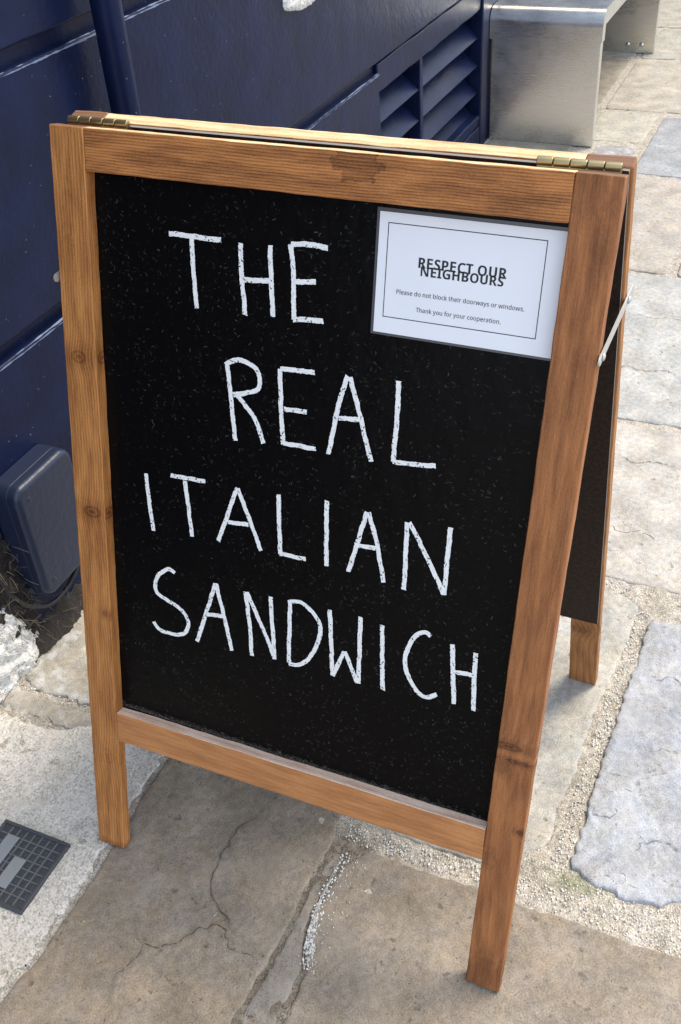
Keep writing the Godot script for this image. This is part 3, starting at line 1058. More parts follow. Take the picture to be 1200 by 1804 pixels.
func loose_grit(parent: Node):
	var rng := RandomNumberGenerator.new()
	rng.seed = 47
	var runs := [[0.03, 0.112, 0.34, 0.10, 0.014, 500], [0.34, 0.095, 0.6, 0.10, 0.03, 500], [0.332, 0.06, 0.35, -0.5, 0.012, 700],
		[-0.64, 0.05, -0.3, 0.05, 0.006, 160], [-0.635, 0.0, -0.635, -0.4, 0.012, 300], [0.0, -0.548, 0.6, -0.535, 0.016, 260]]
	var mesh := SphereMesh.new()
	mesh.radius = 1.0
	mesh.height = 1.5
	mesh.radial_segments = 6
	mesh.rings = 3
	var m := mat(Color.WHITE, 0.85)
	m.vertex_color_use_as_albedo = true
	mesh.material = m
	var mm := MultiMesh.new()
	mm.transform_format = MultiMesh.TRANSFORM_3D
	mm.use_colors = true
	mm.mesh = mesh
	var xf := []
	for r in runs:
		for k in r[5]:
			var t := rng.randf()
			var p := Vector3(lerpf(r[0], r[2], t) + rng.randf_range(-1, 1) * (r[4] if absf(r[0] - r[2]) < 0.05 else 0.0), -0.0025, lerpf(r[1], r[3], t) + rng.randf_range(-1, 1) * (r[4] if absf(r[0] - r[2]) >= 0.05 else 0.0))
			var s := rng.randf_range(0.0006, 0.0016) * (1.5 if rng.randf() < 0.12 else 1.0)
			xf.append(Transform3D(Basis.from_euler(Vector3(rng.randf() * 6.0, rng.randf() * 6.0, rng.randf() * 6.0)).scaled(Vector3(s, s * 0.8, s * 1.2)), p + Vector3(0, rng.randf() * 0.002, 0)))
	mm.instance_count = xf.size()
	for k in xf.size():
		mm.set_instance_transform(k, xf[k])
		var v := rng.randf_range(0.42, 0.82)
		mm.set_instance_color(k, Color(v, v * 0.95, v * 0.86))
	var o := MultiMeshInstance3D.new()
	o.name = "joint_grit"
	o.multimesh = mm
	o.set_meta("kind", "stuff")
	parent.add_child(o, true)

# ------------------------------------------------------------------ wall

func block(called: String, x0: float, x1: float, y0: float, y1: float, z0: float, z1: float, r: float, parent: Node, m = null, wob := 0.0, step := 0.06) -> MeshInstance3D:
	var o := obj(called, rbox(Vector3(x1 - x0, y1 - y0, z1 - z0), r, step, 1.0, false, wob, 3), m if m != null else mats.navy, parent)
	o.position = Vector3((x0 + x1) / 2, (y0 + y1) / 2, (z0 + z1) / 2)
	return o

func build_wall():
	var w := thing("painted_wall", "glossy navy blue painted wall of long rusticated blocks behind the sign", "wall")
	var fx := WALL_X
	# core behind the grooves
	block("wall_core", -1.1, -0.668, -0.05, 3.5, -1.768, 2.4, 0.002, w, null, 0.0, 1.0)
	block("wall_core", -1.1, -0.668, -0.05, 3.5, -6.5, -2.702, 0.002, w, null, 0.0, 1.0)
	block("wall_core", -1.1, -0.668, 0.54, 3.5, -2.70, -1.77, 0.002, w, null, 0.0, 1.0)
	block("wall_core", -1.1, -0.86, -0.05, 0.538, -2.70, -1.77, 0.002, w, mats.void, 0.0, 1.0)
	# courses with soft painted arrises
	block("masonry_block", -0.70, fx, -0.04, 0.516, -1.766, 2.4, 0.006, w, null, 0.0014, 0.045)
	block("masonry_block", -0.70, fx, -0.04, 0.516, -6.5, -2.700, 0.006, w, null, 0.0025, 0.1)
	var y := 0.543
	for k in 7:
		block("masonry_block", -0.70, fx, y, y + 0.369, -6.5, 2.4, 0.006, w, null, 0.0014, 0.045 if k < 2 else 0.4)
		y += 0.396
	# head of the vent opening, set back under the course
	block("lintel", -0.86, -0.657, 0.462, 0.537, -2.699, -1.769, 0.004, w, null, 0.003, 0.05)
	# sloping sill
	var sill := block("sill", -0.86, -0.655, 0.085, 0.125, -2.699, -1.769, 0.005, w, null, 0.002, 0.05)
	sill.rotation.z = -0.1
	block("sill", -0.86, -0.652, -0.04, 0.075, -2.699, -1.769, 0.005, w, null, 0.002, 0.05)
	pale_lip(w, 0.516, 2.3, -1.766, 401)
	pale_lip(w, 0.912, 2.3, -2.69, 402)
	# chipped plaster showing white, with the crack below it
	chip(w)
	# lumps of bare render at the foot
	render_foot(w)

	var v := thing("louvre_vent", "navy louvred air vent set into the foot of the wall", "vent", Vector3(-0.665, 0.12, -2.235))
	for col in [[-1.772, -2.105], [-2.135, -2.697]]:
		for k in 4:
			var yy := 0.371 - 0.091 * k
			var ln: float = col[0] - col[1]
			var o := obj("slat", rbox(Vector3(0.082, 0.007, ln), 0.002, 0.08, 1.0, false, 0.001, 4), mats.navy, v)
			o.position = Vector3(-0.696, yy + 0.027, (col[0] + col[1]) / 2) - v.position
			o.rotation.z = -deg_to_rad(41.0)
	var mu := obj("mullion", rbox(Vector3(0.075, 0.34, 0.026), 0.003, 0.05, 1.0, false, 0.001, 5), mats.navy, v)
	mu.position = Vector3(-0.697, 0.29, -2.12) - v.position

# two ragged streaks of paler blue along the rounded lip of a groove
func pale_lip(w: Node, y: float, z0: float, z1: float, s: int):
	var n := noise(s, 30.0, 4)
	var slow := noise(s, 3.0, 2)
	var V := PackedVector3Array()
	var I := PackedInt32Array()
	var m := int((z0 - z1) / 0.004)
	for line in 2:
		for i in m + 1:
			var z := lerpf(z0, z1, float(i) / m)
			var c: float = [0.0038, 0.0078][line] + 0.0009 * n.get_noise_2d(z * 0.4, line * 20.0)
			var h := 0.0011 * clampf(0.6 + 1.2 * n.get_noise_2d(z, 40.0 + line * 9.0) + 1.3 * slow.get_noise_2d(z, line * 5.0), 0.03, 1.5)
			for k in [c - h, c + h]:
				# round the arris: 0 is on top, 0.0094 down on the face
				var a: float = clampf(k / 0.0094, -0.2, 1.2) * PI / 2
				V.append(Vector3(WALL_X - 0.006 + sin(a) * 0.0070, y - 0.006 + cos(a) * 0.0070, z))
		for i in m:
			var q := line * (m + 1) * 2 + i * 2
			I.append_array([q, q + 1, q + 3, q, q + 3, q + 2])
	obj("pale_lip", from_arrays(V, PackedVector2Array(), I), mats.lip_streak, w)

func chip(w: Node):
	var V := PackedVector3Array()
	var rng := RandomNumberGenerator.new()
	rng.seed = 12
	var outline := smooth_line(pairs([-1.235, 0.80, -1.243, 0.787, -1.28, 0.779, -1.322, 0.772, -1.36, 0.772, -1.392, 0.778, -1.42, 0.80, -1.40, 0.85, -1.33, 0.875, -1.26, 0.85, -1.235, 0.80]), 0.006)
	var c := Vector3(WALL_X + 0.006, 0.82, -1.32)
	V.append(c)
	var idx := PackedInt32Array()
	var n := outline.size() - 1
	for ring in 3:
		for k in n:
			var p := Vector3(WALL_X, outline[k].y, outline[k].x)
			var jit := Vector3(0, rng.randf_range(-1, 1), rng.randf_range(-1, 1)) * 0.002
			if ring == 0:
				V.append(c.lerp(p, 0.6) + Vector3(0.004 + rng.randf() * 0.002, 0, 0) + jit)
			elif ring == 1:
				V.append(c.lerp(p, 0.93) + Vector3(0.0065 + rng.randf() * 0.002, 0, 0) + jit)
			else:
				V.append(p + Vector3(-0.006, 0, 0) + jit)
	for k in n:
		var k2 := (k + 1) % n
		idx.append_array([0, 1 + k, 1 + k2])
		for r in 2:
			var a := 1 + r * n + k
			var b := 1 + r * n + k2
			idx.append_array([a, a + n, b + n, a, b + n, b])
	var o := obj("bare_plaster", from_arrays(V, PackedVector2Array(), idx), mats.lime, w)
	o.set_meta("label", "white chip of bare plaster in the navy paint")
	
func render_foot(w: Node):
	# rough off-white render swelling from the wall where the paint has gone
	var nz := 130
	var ny := 30
	var n := noise(190, 22.0, 4)
	var n2 := noise(191, 90.0, 3)
	var V := PackedVector3Array()
	var z0 := -0.055
	for j in ny:
		for i in nz:
			var t := float(i) / (nz - 1)
			var z := z0 + t * 0.75
			var s := float(j) / (ny - 1)
			var hgt := (0.10 + 0.07 * smoothstep(0.0, 0.09, z - z0)) * (1.0 + 0.25 * n.get_noise_2d(z, 5.0)) * sqrt(clampf((z - z0) / 0.035, 0.0, 1.0))
			var y := s * hgt
			var out_ := 0.028 * sqrt(maxf(0.0, 1.0 - pow(s, 2.2))) * smoothstep(-0.02, 0.05, z - z0) + 0.012 * n.get_noise_2d(z, y) + 0.004 * n2.get_noise_2d(z, y)
			V.append(Vector3(WALL_X - 0.004 + maxf(out_, -0.002 if s < 0.96 else -0.006), y - 0.01, z))
	obj("bare_render", from_arrays(V, PackedVector2Array(), grid_idx(nz, ny, false)), mats.lime, w).set_meta("label", "rough white render at the foot of the wall")

func build_downpipe():
	var p := thing("downpipe", "round navy blue painted downpipe running up the wall behind the sign", "pipe", Vector3(-0.603, 0.0, -0.546))
	var prof := PackedVector2Array()
	for k in 60:
		prof.append(Vector2(0.0245, 0.06 + k * 3.4 / 59.0))
	obj("pipe", lathe(prof, 40), mats.navy, p)
	obj("socket", lathe(PackedVector2Array([Vector2(0.0245, 0.40), Vector2(0.030, 0.402), Vector2(0.031, 0.41), Vector2(0.031, 0.47), Vector2(0.0295, 0.474), Vector2(0.0245, 0.475)]), 40), mats.navy, p)
	obj("shoe", tube(PackedVector3Array([Vector3(0, 0.08, 0), Vector3(0.004, 0.05, 0), Vector3(0.02, 0.03, 0), Vector3(0.045, 0.022, 0)]), 0.0245, 30), mats.navy, p)
	var cl := obj("wall_clip", rbox(Vector3(0.05, 0.03, 0.075), 0.004), mats.navy, p)
	cl.position = Vector3(-0.026, 1.6, 0)

# a plate with rounded corners and a filleted front, standing out along +x; w across z, h up
func plate(w: float, h: float, corner: float, depth: float, fillet: float) -> ArrayMesh:
	var V := PackedVector3Array()
	var N := PackedVector3Array()
	var I := PackedInt32Array()
	var rings := [[0.0, 0.0, 0.0]]
	for k in 7:
		var a := PI / 2 * k / 6.0
		rings.append([depth - fillet + sin(a) * fillet, fillet * (1.0 - cos(a)), a])
	var per := 36
	for r in rings:
		for k in per:
			var q := k / 9
			var a := PI / 2 * (q + (k % 9) / 8.0)
			var cy: float = [1.0, 1.0, -1.0, -1.0][q] * (h / 2 - corner)
			var cz: float = [1.0, -1.0, -1.0, 1.0][q] * (w / 2 - corner)
			var d := Vector2(cos(a), sin(a))   # z, y
			V.append(Vector3(r[0], cy + d.y * (corner - r[1]), cz + d.x * (corner - r[1])))
			N.append(Vector3(sin(r[2]), d.y * cos(r[2]), d.x * cos(r[2])))
	for j in rings.size() - 1:
		for k in per:
			var p := j * per + k
			var p2 := j * per + (k + 1) % per
			I.append_array([p, p2, p2 + per, p, p2 + per, p + per])
	var c := V.size()
	V.append(Vector3(depth, 0, 0))
	N.append(Vector3(1, 0, 0))
	for k in per:
		I.append_array([c, (rings.size() - 1) * per + k, (rings.size() - 1) * per + (k + 1) % per])
	# wind every face clockwise as seen along its normal
	for t in range(0, I.size(), 3):
		var f := (V[I[t + 1]] - V[I[t]]).cross(V[I[t + 2]] - V[I[t]])
		if f.dot(N[I[t]] + N[I[t + 1]] + N[I[t + 2]]) > 0.0:
			var x := I[t + 1]
			I[t + 1] = I[t + 2]
			I[t + 2] = x
	var U := PackedVector2Array()
	for v in V:
		U.append(Vector2(v.z, v.y) * 4.0)
	return from_arrays(V, U, I, PackedColorArray(), true, N)

func build_junction_box():
	var b := thing("junction_box", "small navy painted electrical box low on the wall beside left leg", "box", Vector3(WALL_X, 0.115, -0.125))
	# back half against the wall, then the lid with its soft edges; a fine seam between
	var back := obj("back_box", plate(0.148, 0.232, 0.024, 0.032, 0.0012), mats.navy_box, b)
	back.position = Vector3(0.002, 0.122, 0)
	var lid := obj("lid", plate(0.148, 0.232, 0.024, 0.022, 0.011), mats.navy_box, b)
	lid.position = Vector3(0.0352, 0.122, 0)
	for s in [-1, 1]:
		var sc := obj("screw", lathe(PackedVector2Array([Vector2(0.005, -0.002), Vector2(0.005, 0.0008), Vector2(0.004, 0.0014), Vector2(0.0, 0.0015)]), 14), mats.navy_box, lid)
		sc.position = Vector3(0.0215, s * 0.088, 0.048)
		sc.rotation.z = -PI / 2
	var cb := thing("cable", "black cable hanging in a loop under the junction box", "cable", Vector3(-0.62, 0.04, -0.06))
	var pts := PackedVector3Array()
	var raw := smooth_line(pairs([0.05, 0.30, 0.02, 0.245, 0.003, 0.205, -0.003, 0.170, -0.014, 0.146, -0.032, 0.114, -0.06, 0.088, -0.078, 0.076, -0.106, 0.070, -0.14, 0.075, -0.18, 0.10, -0.21, 0.16]), 0.008)
	for q in raw:
		pts.append(Vector3(-0.627 - 0.015 * smoothstep(0.15, 0.3, q.y), q.y, q.x) - cb.position)
	obj("cable_sheath", tube(pts, 0.0042, 10), mats.black_plastic, cb)

func build_bench():
	var b := thing("steel_bench", "brushed stainless steel bench with rounded seat edge against the wall", "bench", Vector3(-0.458, 0, -3.40))
	var x0 := -0.648
	var x1 := -0.258
	var zn := -2.778
	var zf := -4.05
	# seat folded over both ends: profile in (z, y), outer then inner
	var th := 0.045
	var R := 0.05
	var outer := PackedVector2Array()
	outer.append(Vector2(zn, 0.352))
	outer.append(Vector2(zn, 0.40))
	for k in 13:
		var a := PI / 2 * k / 12.0
		outer.append(Vector2(zn - R + cos(a) * R, 0.402 + sin(a) * R))
	for k in 13:
		var a := PI / 2 + PI / 2 * k / 12.0
		outer.append(Vector2(zf + R + cos(a) * R, 0.402 + sin(a) * R))
	outer.append(Vector2(zf, 0.40))
	outer.append(Vector2(zf, 0.352))
	var inner := PackedVector2Array([Vector2(zf + th, 0.352), Vector2(zf + th, 0.402), Vector2(zn - th, 0.402), Vector2(zn - th, 0.352)])
	var V := PackedVector3Array()
	var N := PackedVector3Array()
	var I := PackedInt32Array()
	var loop := outer.duplicate()
	loop.append_array(inner)
	var c := b.position
	for k in loop.size():
		var a := loop[k]
		var d := loop[(k + 1) % loop.size()]
		var nr := Vector3(0, -(d.x - a.x), (d.y - a.y)).normalized()
		# smooth round the bends
		var base := V.size()
		var na := nr
		var nb := nr
		if k >= 1 and k < outer.size() - 2:
			var pa := loop[k - 1]
			var ea := loop[(k + 2) % loop.size()]
			na = (nr + Vector3(0, -(a.x - pa.x), (a.y - pa.y)).normalized()).normalized()
			nb = (nr + Vector3(0, -(ea.x - d.x), (ea.y - d.y)).normalized()).normalized()
		for q in [[a, na], [d, nb]]:
			for x in [x0, x1]:
				V.append(Vector3(x, q[0].y, q[0].x) - c)
				N.append(q[1])
		I.append_array([base, base + 3, base + 1, base, base + 2, base + 3])
	# side faces
	var tri := Geometry2D.triangulate_polygon(loop)
	for s in 2:
		var base := V.size()
		for p in loop:
			V.append(Vector3([x0, x1][s], p.y, p.x) - c)
			N.append(Vector3([-1.0, 1.0][s], 0, 0))
		for k in range(0, tri.size(), 3):
			var t := [base + tri[k], base + tri[k + 1], base + tri[k + 2]]
			var f := (V[t[1]] - V[t[0]]).cross(V[t[2]] - V[t[0]])
			if f.dot(N[base]) > 0.0:
				t = [t[0], t[2], t[1]]
			I.append_array(t)
	obj("seat", from_arrays(V, PackedVector2Array(), I, PackedColorArray(), true, N), mats.steel, b)
	for e in [[zn - 0.013, zn - 0.048], [zf + 0.048, zf + 0.013]]:
		var p := obj("end_panel", rbox(Vector3(x1 - x0 - 0.008, 0.40, e[0] - e[1]), 0.003, 0.1), mats.steel, b)
		p.position = Vector3((x0 + x1) / 2, 0.20, (e[0] + e[1]) / 2) - c
		var zi: float = e[1] if e[0] > -3.0 else e[0]
		var sg := -1.0 if e[0] > -3.0 else 1.0
		for k in 2:
			var bolt := obj("bolt", lathe(PackedVector2Array([Vector2(0.009, -0.002), Vector2(0.009, 0.003), Vector2(0.006, 0.005), Vector2(0.0, 0.0055)]), 12), mats.steel, p)
			bolt.position = Vector3(x0 + 0.27 + 0.06 * k, 0.035, zi) - c - p.position
			bolt.rotation.x = PI / 2 * sg

# ------------------------------------------------------------------ the A-board

func front_frame() -> Transform3D:
	return Transform3D(Basis(Vector3(1, 0, 0), Vector3(0, RISE, -FOOT), Vector3(0, FOOT, RISE)), Vector3(0, LIFT, FOOT))

func back_frame() -> Transform3D:
	return Transform3D(Basis(Vector3(-1, 0, 0), Vector3(0, RISE, FOOT), Vector3(0, FOOT, -RISE)), Vector3(0, LIFT, -GAP - FOOT))

func timber(called: String, size: Vector3, surfaces: Array, groups: Array, xf: Transform3D, parent: Node, s: int) -> MeshInstance3D:
	# across: the texture spans the face width
	var across := size.x if size.y > size.x else size.y
	var mesh := rbox(size, 0.0016, 0.012, across, true, 0.0007, s, groups)
	for k in mesh.get_surface_count():
		mesh.surface_set_material(k, surfaces[k])
	var o := obj(called, mesh, null, parent)
	o.transform = xf
	return o

func build_a_board():
	var b := thing("a_board", "wooden A-board with chalk lettering on its black panel, standing on the flagstones", "sign board")
	var F := front_frame()
	var K := back_frame()
	var lx := SIGN_W / 2 - LEG_W / 2
	var inner := SIGN_W - 2 * LEG_W
	# surfaces are made in the order in which the faces +x -x +y -y +z -z first name them
	var leg := Vector3(LEG_W, 1.0, TH)
	timber("leg", leg, [mats.leg_left, mats.end_grain], [0, 0, 1, 1, 0, 0], F * Transform3D(Basis(), Vector3(-lx, 0.5, -TH / 2)), b, 21)
	timber("leg", leg, [mats.leg_right, mats.end_grain], [0, 0, 1, 1, 0, 0], F * Transform3D(Basis(), Vector3(lx, 0.5, -TH / 2)), b, 22)
	timber("top_rail", Vector3(inner, 0.0447, TH - 0.0008), [mats.rail_top, mats.rail_pale], [0, 0, 1, 0, 0, 0], F * Transform3D(Basis(), Vector3(0, 0.9773, -TH / 2)), b, 23)
	timber("bottom_rail", Vector3(inner, 0.048, TH - 0.0008), [mats.rail_bottom, mats.rail_pink], [0, 0, 1, 0, 0, 0], F * Transform3D(Basis(Vector3(0, 0, 1), 0.011), Vector3(0, 0.2237, -TH / 2)), b, 24)
	for s in [-1, 1]:
		timber("leg", leg, [mats.leg_back, mats.end_grain], [0, 0, 1, 1, 0, 0], K * Transform3D(Basis(), Vector3(s * lx, 0.5, -TH / 2)), b, 30 + s)
	timber("top_rail", Vector3(inner, 0.0447, TH - 0.0008), [mats.rail_top, mats.rail_pale], [0, 0, 1, 0, 0, 0], K * Transform3D(Basis(), Vector3(0, 0.9773, -TH / 2)), b, 33)
	timber("bottom_rail", Vector3(inner, 0.048, TH - 0.0008), [mats.rail_bottom, mats.rail_pink], [0, 0, 1, 0, 0, 0], K * Transform3D(Basis(), Vector3(0, 0.2237, -TH / 2)), b, 34)

	# the painted hardboard panels, nailed to the inside of the frames
	var pw := SIGN_W - 0.006
	var pm := rbox(Vector3(pw, 0.795, 0.0036), 0.0006, 0.08, pw, true, 0.0, 1, [0, 0, 1, 1, 2, 3])
	var panel := obj("chalkboard_panel", pm, null, b)
	var sf := [mats.hardboard_edge, mats.hardboard_edge, mats.board, mats.hardboard]
	for k in 4:
		pm.surface_set_material(k, sf[k])
	panel.transform = F * Transform3D(Basis(), Vector3(0, 0.1925 + 0.3975, -TH - 0.0018))
	var back := obj("back_panel", pm, null, b)
	back.transform = K * Transform3D(Basis(), Vector3(0, 0.2035 + 0.3975, -TH - 0.0018))

	write_letters(panel)

	# brass butt hinges let in between the two frames
	for s in [-1, 1]:
		var h := Node3D.new()
		h.name = "hinge"
		b.add_child(h, true)
		h.position = Vector3(s * 0.2605, RISE + LIFT - 0.0025, -GAP / 2)
		for k in 5:
			var kn := obj("knuckle", lathe(PackedVector2Array([Vector2(0.001, 0), Vector2(0.0040, 0.0), Vector2(0.0045, 0.0008), Vector2(0.0045, 0.0141), Vector2(0.0040, 0.0149), Vector2(0.001, 0.0149)]), 18), mats.brass, h)
			kn.position = Vector3(-0.0385 + 0.0155 * k, 0, 0)
			kn.rotation.z = -PI / 2
		for e in [-1, 1]:
			var lf := obj("leaf", rbox(Vector3(0.076, 0.018, 0.0012), 0.0004), mats.brass, h)
			lf.transform = Transform3D(Basis(Vector3(1, 0, 0), e * -0.2648), Vector3(0, -0.010, e * 0.0048))

	# flat stays at the sides
	for s in [-1, 1]:
		var st := Node3D.new()
		st.name = "stay"
		b.add_child(st, true)
		st.position = Vector3(s * (SIGN_W / 2 + 0.0022), 0.8110, -0.0325)
		var pr := PackedVector2Array()
		for k in 9:
			var a := PI / 2 + PI * k / 8.0
			pr.append(Vector2(-0.0775 + cos(a) * 0.0048, sin(a) * 0.0048))
		for k in 9:
			var a := -PI / 2 + PI * k / 8.0
			pr.append(Vector2(0.0775 + cos(a) * 0.0048, sin(a) * 0.0048))
		var bar := CSGPolygon3D.new()
		bar.name = "bar"
		bar.polygon = pr
		bar.depth = 0.0016
		bar.material = mats.zinc
		st.add_child(bar, true)
		# polygon x runs along z, its depth across x
		bar.transform = Transform3D(Basis(Vector3(0, 0, 1), Vector3(0, 1, 0), Vector3(-1, 0, 0)), Vector3(-0.0008, 0, 0))
		for e in [[0.068, 1.0], [-0.052, 1.0]]:
			var sc := obj("screw", lathe(PackedVector2Array([Vector2(0.0026, -0.004), Vector2(0.0026, 0.0009), Vector2(0.0042, 0.0011), Vector2(0.0038, 0.0024), Vector2(0.0018, 0.0032), Vector2(0.0, 0.0034)]), 14), mats.zinc, st)
			sc.position = Vector3(0, 0, e[0])
			sc.rotation.z = -PI / 2 * s

func write_letters(panel: Node3D):
	var back := panel.transform.affine_inverse() * front_frame()
	var wn := noise(210, 1.0, 2)
	var no := 0
	for l in LETTERS:
		var V := PackedVector3Array()
		var U := PackedVector2Array()
		var I := PackedInt32Array()
		for k in range(1, l.size()):
			var p := pairs(l[k])
			if p.size() > 2:
				p = smooth_line(p, 0.0012)
			else:
				var q := PackedVector2Array()
				var m := int(p[0].distance_to(p[1]) / 0.0012) + 2
				for i in m:
					q.append(p[0].lerp(p[1], float(i) / (m - 1)))
				p = q
			var n := p.size()
			var base := V.size()
			var run := 0.0
			var z := -TH + 0.00025 + 0.00012 * k
			for i in n:
				var dir := (p[mini(i + 1, n - 1)] - p[maxi(i - 1, 0)]).normalized()
				var side := Vector2(-dir.y, dir.x)
				if i > 0:
					run += p[i].distance_to(p[i - 1])
				var wl := 0.0027 + 0.0006 * wn.get_noise_2d(run * 420.0 + no * 31.0, k * 9.0) + 0.0004 * wn.get_noise_2d(run * 60.0 + no * 7.0, k * 5.0)
				var wr := 0.0027 + 0.0006 * wn.get_noise_2d(run * 420.0 + no * 31.0 + 500.0, k * 9.0) + 0.0004 * wn.get_noise_2d(run * 60.0 + no * 3.0, k * 5.0 + 90.0)
				var wander := side * 0.0007 * wn.get_noise_2d(run * 45.0 + no * 13.0, k * 3.0 + 40.0)
				# blunt, slightly torn ends
				var endt := dir * 0.0016 * wn.get_noise_2d(no * 5.0 + i * 7.0, k * 11.0) if i == 0 or i == n - 1 else Vector2.ZERO
				var a := p[i] + side * wl + wander + endt
				var c := p[i] - side * wr + wander - endt
				V.append(back * Vector3(a.x, a.y, z))
				V.append(back * Vector3(c.x, c.y, z))
				var uu := run / 0.42 + no * 0.137 + k * 0.29
				U.append(Vector2(uu, 0.04))
				U.append(Vector2(uu, 0.96))
			for i in n - 1:
				var q := base + i * 2
				I.append_array([q, q + 2, q + 3, q, q + 3, q + 1])
		var N := PackedVector3Array()
		for v in V:
			N.append(Vector3(0, 0, 1))
		var o := obj("chalk_letter", from_arrays(V, U, I, PackedColorArray(), true, N), mats.chalk, panel)
		o.set_meta("label", "white chalk letter " + l[0])
		no += 1

func build_notice():
	var n := thing("laminated_notice", "laminated white paper notice in the upper right corner of the blackboard", "notice")
	n.transform = front_frame() * Transform3D(Basis(Vector3(0, 0, 1), 0.0), Vector3(0.1668, 0.8863, -TH + 0.0009))
	obj("laminate", rbox(Vector3(0.190, 0.1266, 0.0008), 0.0003, 0.02), mats.laminate, n)
	var pm := rbox(Vector3(0.1862, 0.1202, 0.0007), 0.0002, 0.02)
	var paper := obj("paper", pm, mats.paper, n)
	paper.position = Vector3(0.0013, -0.0005, 0.0004)
	# printed border
	var V := PackedVector3Array()
	var I := PackedInt32Array()
	var w := 0.0796
	var h := 0.0470
	var t := 0.00045
	for r in [[-w, -w + t * 2, -h, h], [w - t * 2, w, -h, h], [-w + t * 2, w - t * 2, h - t * 2, h], [-w + t * 2, w - t * 2, -h, -h + t * 2]]:
		var b := V.size()
		V.append_array([Vector3(r[0], r[3], 0), Vector3(r[1], r[3], 0), Vector3(r[1], r[2], 0), Vector3(r[0], r[2], 0)])
		I.append_array([b, b + 1, b + 2, b, b + 2, b + 3])
	var border := obj("printed_border", from_arrays(V, PackedVector2Array(), I), mats.ink, n)
	border.position = Vector3(-0.0029, 0.0029, 0.00087)
	# lettering: text, left x, right x, baseline, weight
	for q in [["RESPECT OUR", 0.1187, 0.2082, 0.8959, 700], ["NEIGHBOURS", 0.1216, 0.2058, 0.8882, 700],
			["Please do not block their doorways or windows.", 0.0976, 0.2290, 0.8674, 400], ["Thank you for your cooperation.", 0.1196, 0.2074, 0.8519, 400]]:
		var f := SystemFont.new()
		f.font_names = PackedStringArray(["Droid Sans"])
		f.font_weight = q[4]
		var tm := TextMesh.new()
		tm.text = q[0]
		tm.font = f
		tm.font_size = 48
		tm.pixel_size = 0.001
		tm.depth = 0.001
		tm.curve_step = 0.7
		tm.horizontal_alignment = HORIZONTAL_ALIGNMENT_LEFT
		tm.vertical_alignment = VERTICAL_ALIGNMENT_BOTTOM
		var bb := tm.get_aabb()
		var o := obj("printed_line", tm, mats.ink, n)
		var k: float = (q[2] - q[1]) / bb.size.x
		o.scale = Vector3(k, k * (0.97 if q[4] == 700 else 1.0), 0.25)
		# the baseline: capitals and most letters stand on it
		var drop := f.get_descent(48) * 0.001
		o.position = Vector3(q[1] - 0.1668 - bb.position.x * k, q[3] - 0.8863 - drop * k, 0.00088)

func build_drain_cover():
	var d := thing("drain_cover", "small dark grey gridded plastic drain cover set in the concrete", "drain cover", Vector3(-0.4035, 0.0, 0.343))
	var m := mat(lin(0.055, 0.058, 0.066), 0.55)
	relief(m, tex_l(field(201, 0.12, 3, 256, 256), 256, 256), 0.06)
	var rib := mat(lin(0.125, 0.125, 0.128), 0.7)
	var wdt := 0.118
	var base := obj("plate", rbox(Vector3(wdt, 0.012, wdt), 0.0015, 0.02), m, d)
	base.position.y = -0.0036
	for s in [-1, 1]:
		var a := obj("rim", rbox(Vector3(wdt + 0.002, 0.009, 0.0055), 0.0015, 0.02), m, d)
		a.position = Vector3(0, 0.0012, s * (wdt / 2 - 0.002))
		var c := obj("rim", rbox(Vector3(0.0055, 0.0092, wdt - 0.0095), 0.0015, 0.02), m, d)
		c.position = Vector3(s * (wdt / 2 - 0.002), 0.0012, 0)
	var pitch := 0.0134
	for k in 7:
		var t := (k - 3) * pitch
		var a := obj("rib", rbox(Vector3(wdt - 0.010, 0.0026, 0.0019), 0.0006, 0.03), rib, d)
		a.position = Vector3(0, 0.0034, t)
		var c := obj("rib", rbox(Vector3(0.0019, 0.0027, wdt - 0.010), 0.0006, 0.03), rib, d)
		c.position = Vector3(t, 0.0034, 0)
	# raised dot in every cell
	var stud := lathe(PackedVector2Array([Vector2(0.0042, 0), Vector2(0.003, 0.0007), Vector2(0.001, 0.0012), Vector2(0.0, 0.0012)]), 8)
	for i in 8:
		for j in 8:
			var o := obj("stud", stud, m, d)
			o.position = Vector3((i - 3.5) * pitch, 0.0024, (j - 3.5) * pitch)
	var pl := mat(lin(0.24, 0.25, 0.26), 0.5)
	relief(pl, tex_l(field(203, 0.05, 4, 256, 256), 256, 256), 0.1)
	for q in [[0.004, 0.012], [-0.0295, -0.016]]:
		var o := obj("name_plate", rbox(Vector3(0.0205, 0.003, 0.049), 0.001, 0.01), pl, d)
		o.position = Vector3(q[0], 0.0040, q[1])

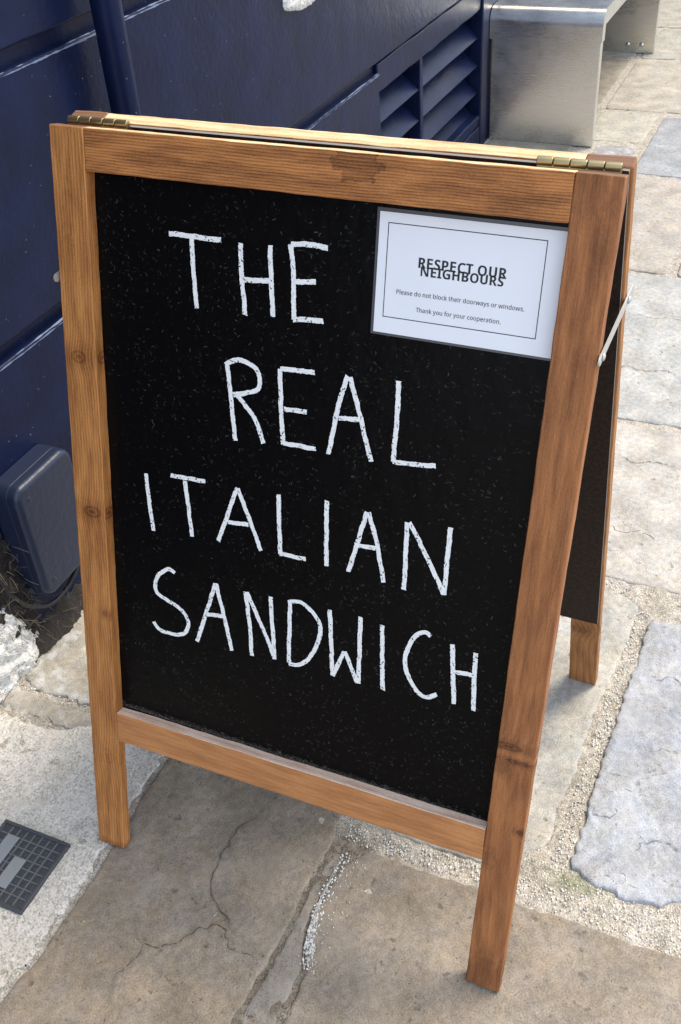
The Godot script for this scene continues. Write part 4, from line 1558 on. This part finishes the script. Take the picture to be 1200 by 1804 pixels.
func build_debris():
	# dry grass, cobweb and dirt caught under the box
	var rng := RandomNumberGenerator.new()
	rng.seed = 88
	var V := PackedVector3Array()
	var U := PackedVector2Array()
	var I := PackedInt32Array()
	for k in 260:
		var z := rng.randf_range(-0.26, 0.09)
		var near := rng.randf()
		var p := Vector3(-0.645 + 0.035 * rng.randf(), 0.004 + 0.13 * near * near, z)
		if rng.randf() < 0.45:
			p = Vector3(-0.645 + 0.03 * rng.randf(), rng.randf_range(0.08, 0.26), rng.randf_range(-0.055, 0.03))
		var a := Vector3(rng.randfn(), rng.randfn() * 0.7, rng.randfn()).normalized()
		var bend := Vector3(rng.randfn(), rng.randfn(), rng.randfn()) * 0.35
		var base := V.size()
		var w := rng.randf_range(0.0002, 0.0005)
		var s := rng.randf_range(0.003, 0.0075)
		var side := a.cross(Vector3(0.3, 0.8, 0.5)).normalized()
		for i in 6:
			p.x = maxf(p.x, -0.649)
			p.y = maxf(p.y, 0.001)
			V.append(p + side * w)
			V.append(p - side * w)
			U.append(Vector2(0, i))
			U.append(Vector2(1, i))
			a = (a + bend * 0.35 + Vector3(0, -0.08, 0)).normalized()
			p += a * s
		for i in 5:
			var q := base + i * 2
			I.append_array([q, q + 2, q + 3, q, q + 3, q + 1])
	var o := obj("dry_grass", from_arrays(V, U, I), mats.straw, self)
	o.set_meta("kind", "stuff")
	o.set_meta("label", "dry grass and cobweb caught around the junction box")
	o.set_meta("category", "debris")
	# black dirt clinging to the wall beside the box
	var W := PackedVector3Array()
	var wn := noise(221, 24.0, 4)
	var ga := 44
	var gb := 60
	for j in gb:
		for i in ga:
			var z := 0.075 - 0.135 * i / (ga - 1)
			var y := 0.02 + 0.27 * j / (gb - 1)
			var e := Vector2((z + 0.012) / 0.058, (y - 0.13) / 0.13).length()
			var h := 0.016 * (1.0 - e * e) + 0.016 * wn.get_noise_2d(z, y)
			W.append(Vector3(WALL_X + maxf(h, -0.004), y, z))
	var cling := obj("clinging_dirt", from_arrays(W, PackedVector2Array(), grid_idx(ga, gb, false)), mats.dirt, self)
	cling.set_meta("kind", "stuff")
	cling.set_meta("label", "black dirt clinging to the wall beside the junction box")
	cling.set_meta("category", "dirt")
	# dark soil in the angle between wall and paving
	var nz := 110
	var ny := 14
	var n := noise(220, 30.0, 4)
	var D := PackedVector3Array()
	for j in ny:
		for i in nz:
			var t := float(i) / (nz - 1)
			var z := 0.02 - t * 0.75
			var s := float(j) / (ny - 1)
			var big := 0.6 + 0.9 * maxf(0.0, n.get_noise_2d(z * 0.6, 3.0)) + 0.5 * exp(-pow((z + 0.10) / 0.09, 2.0))
			var x := WALL_X - 0.002 + 0.034 * s * big + 0.006 * n.get_noise_2d(z, s * 0.05)
			var y := 0.036 * big * pow(1.0 - s, 1.6) + 0.006 * n.get_noise_2d(z, 9.0 + s * 0.05) - 0.002
			D.append(Vector3(x, y, z))
	var soil := obj("soil", from_arrays(D, PackedVector2Array(), grid_idx(nz, ny, false)), mats.dirt, self)
	soil.set_meta("kind", "stuff")
	soil.set_meta("label", "dark soil gathered at the foot of the wall")
	soil.set_meta("category", "soil")
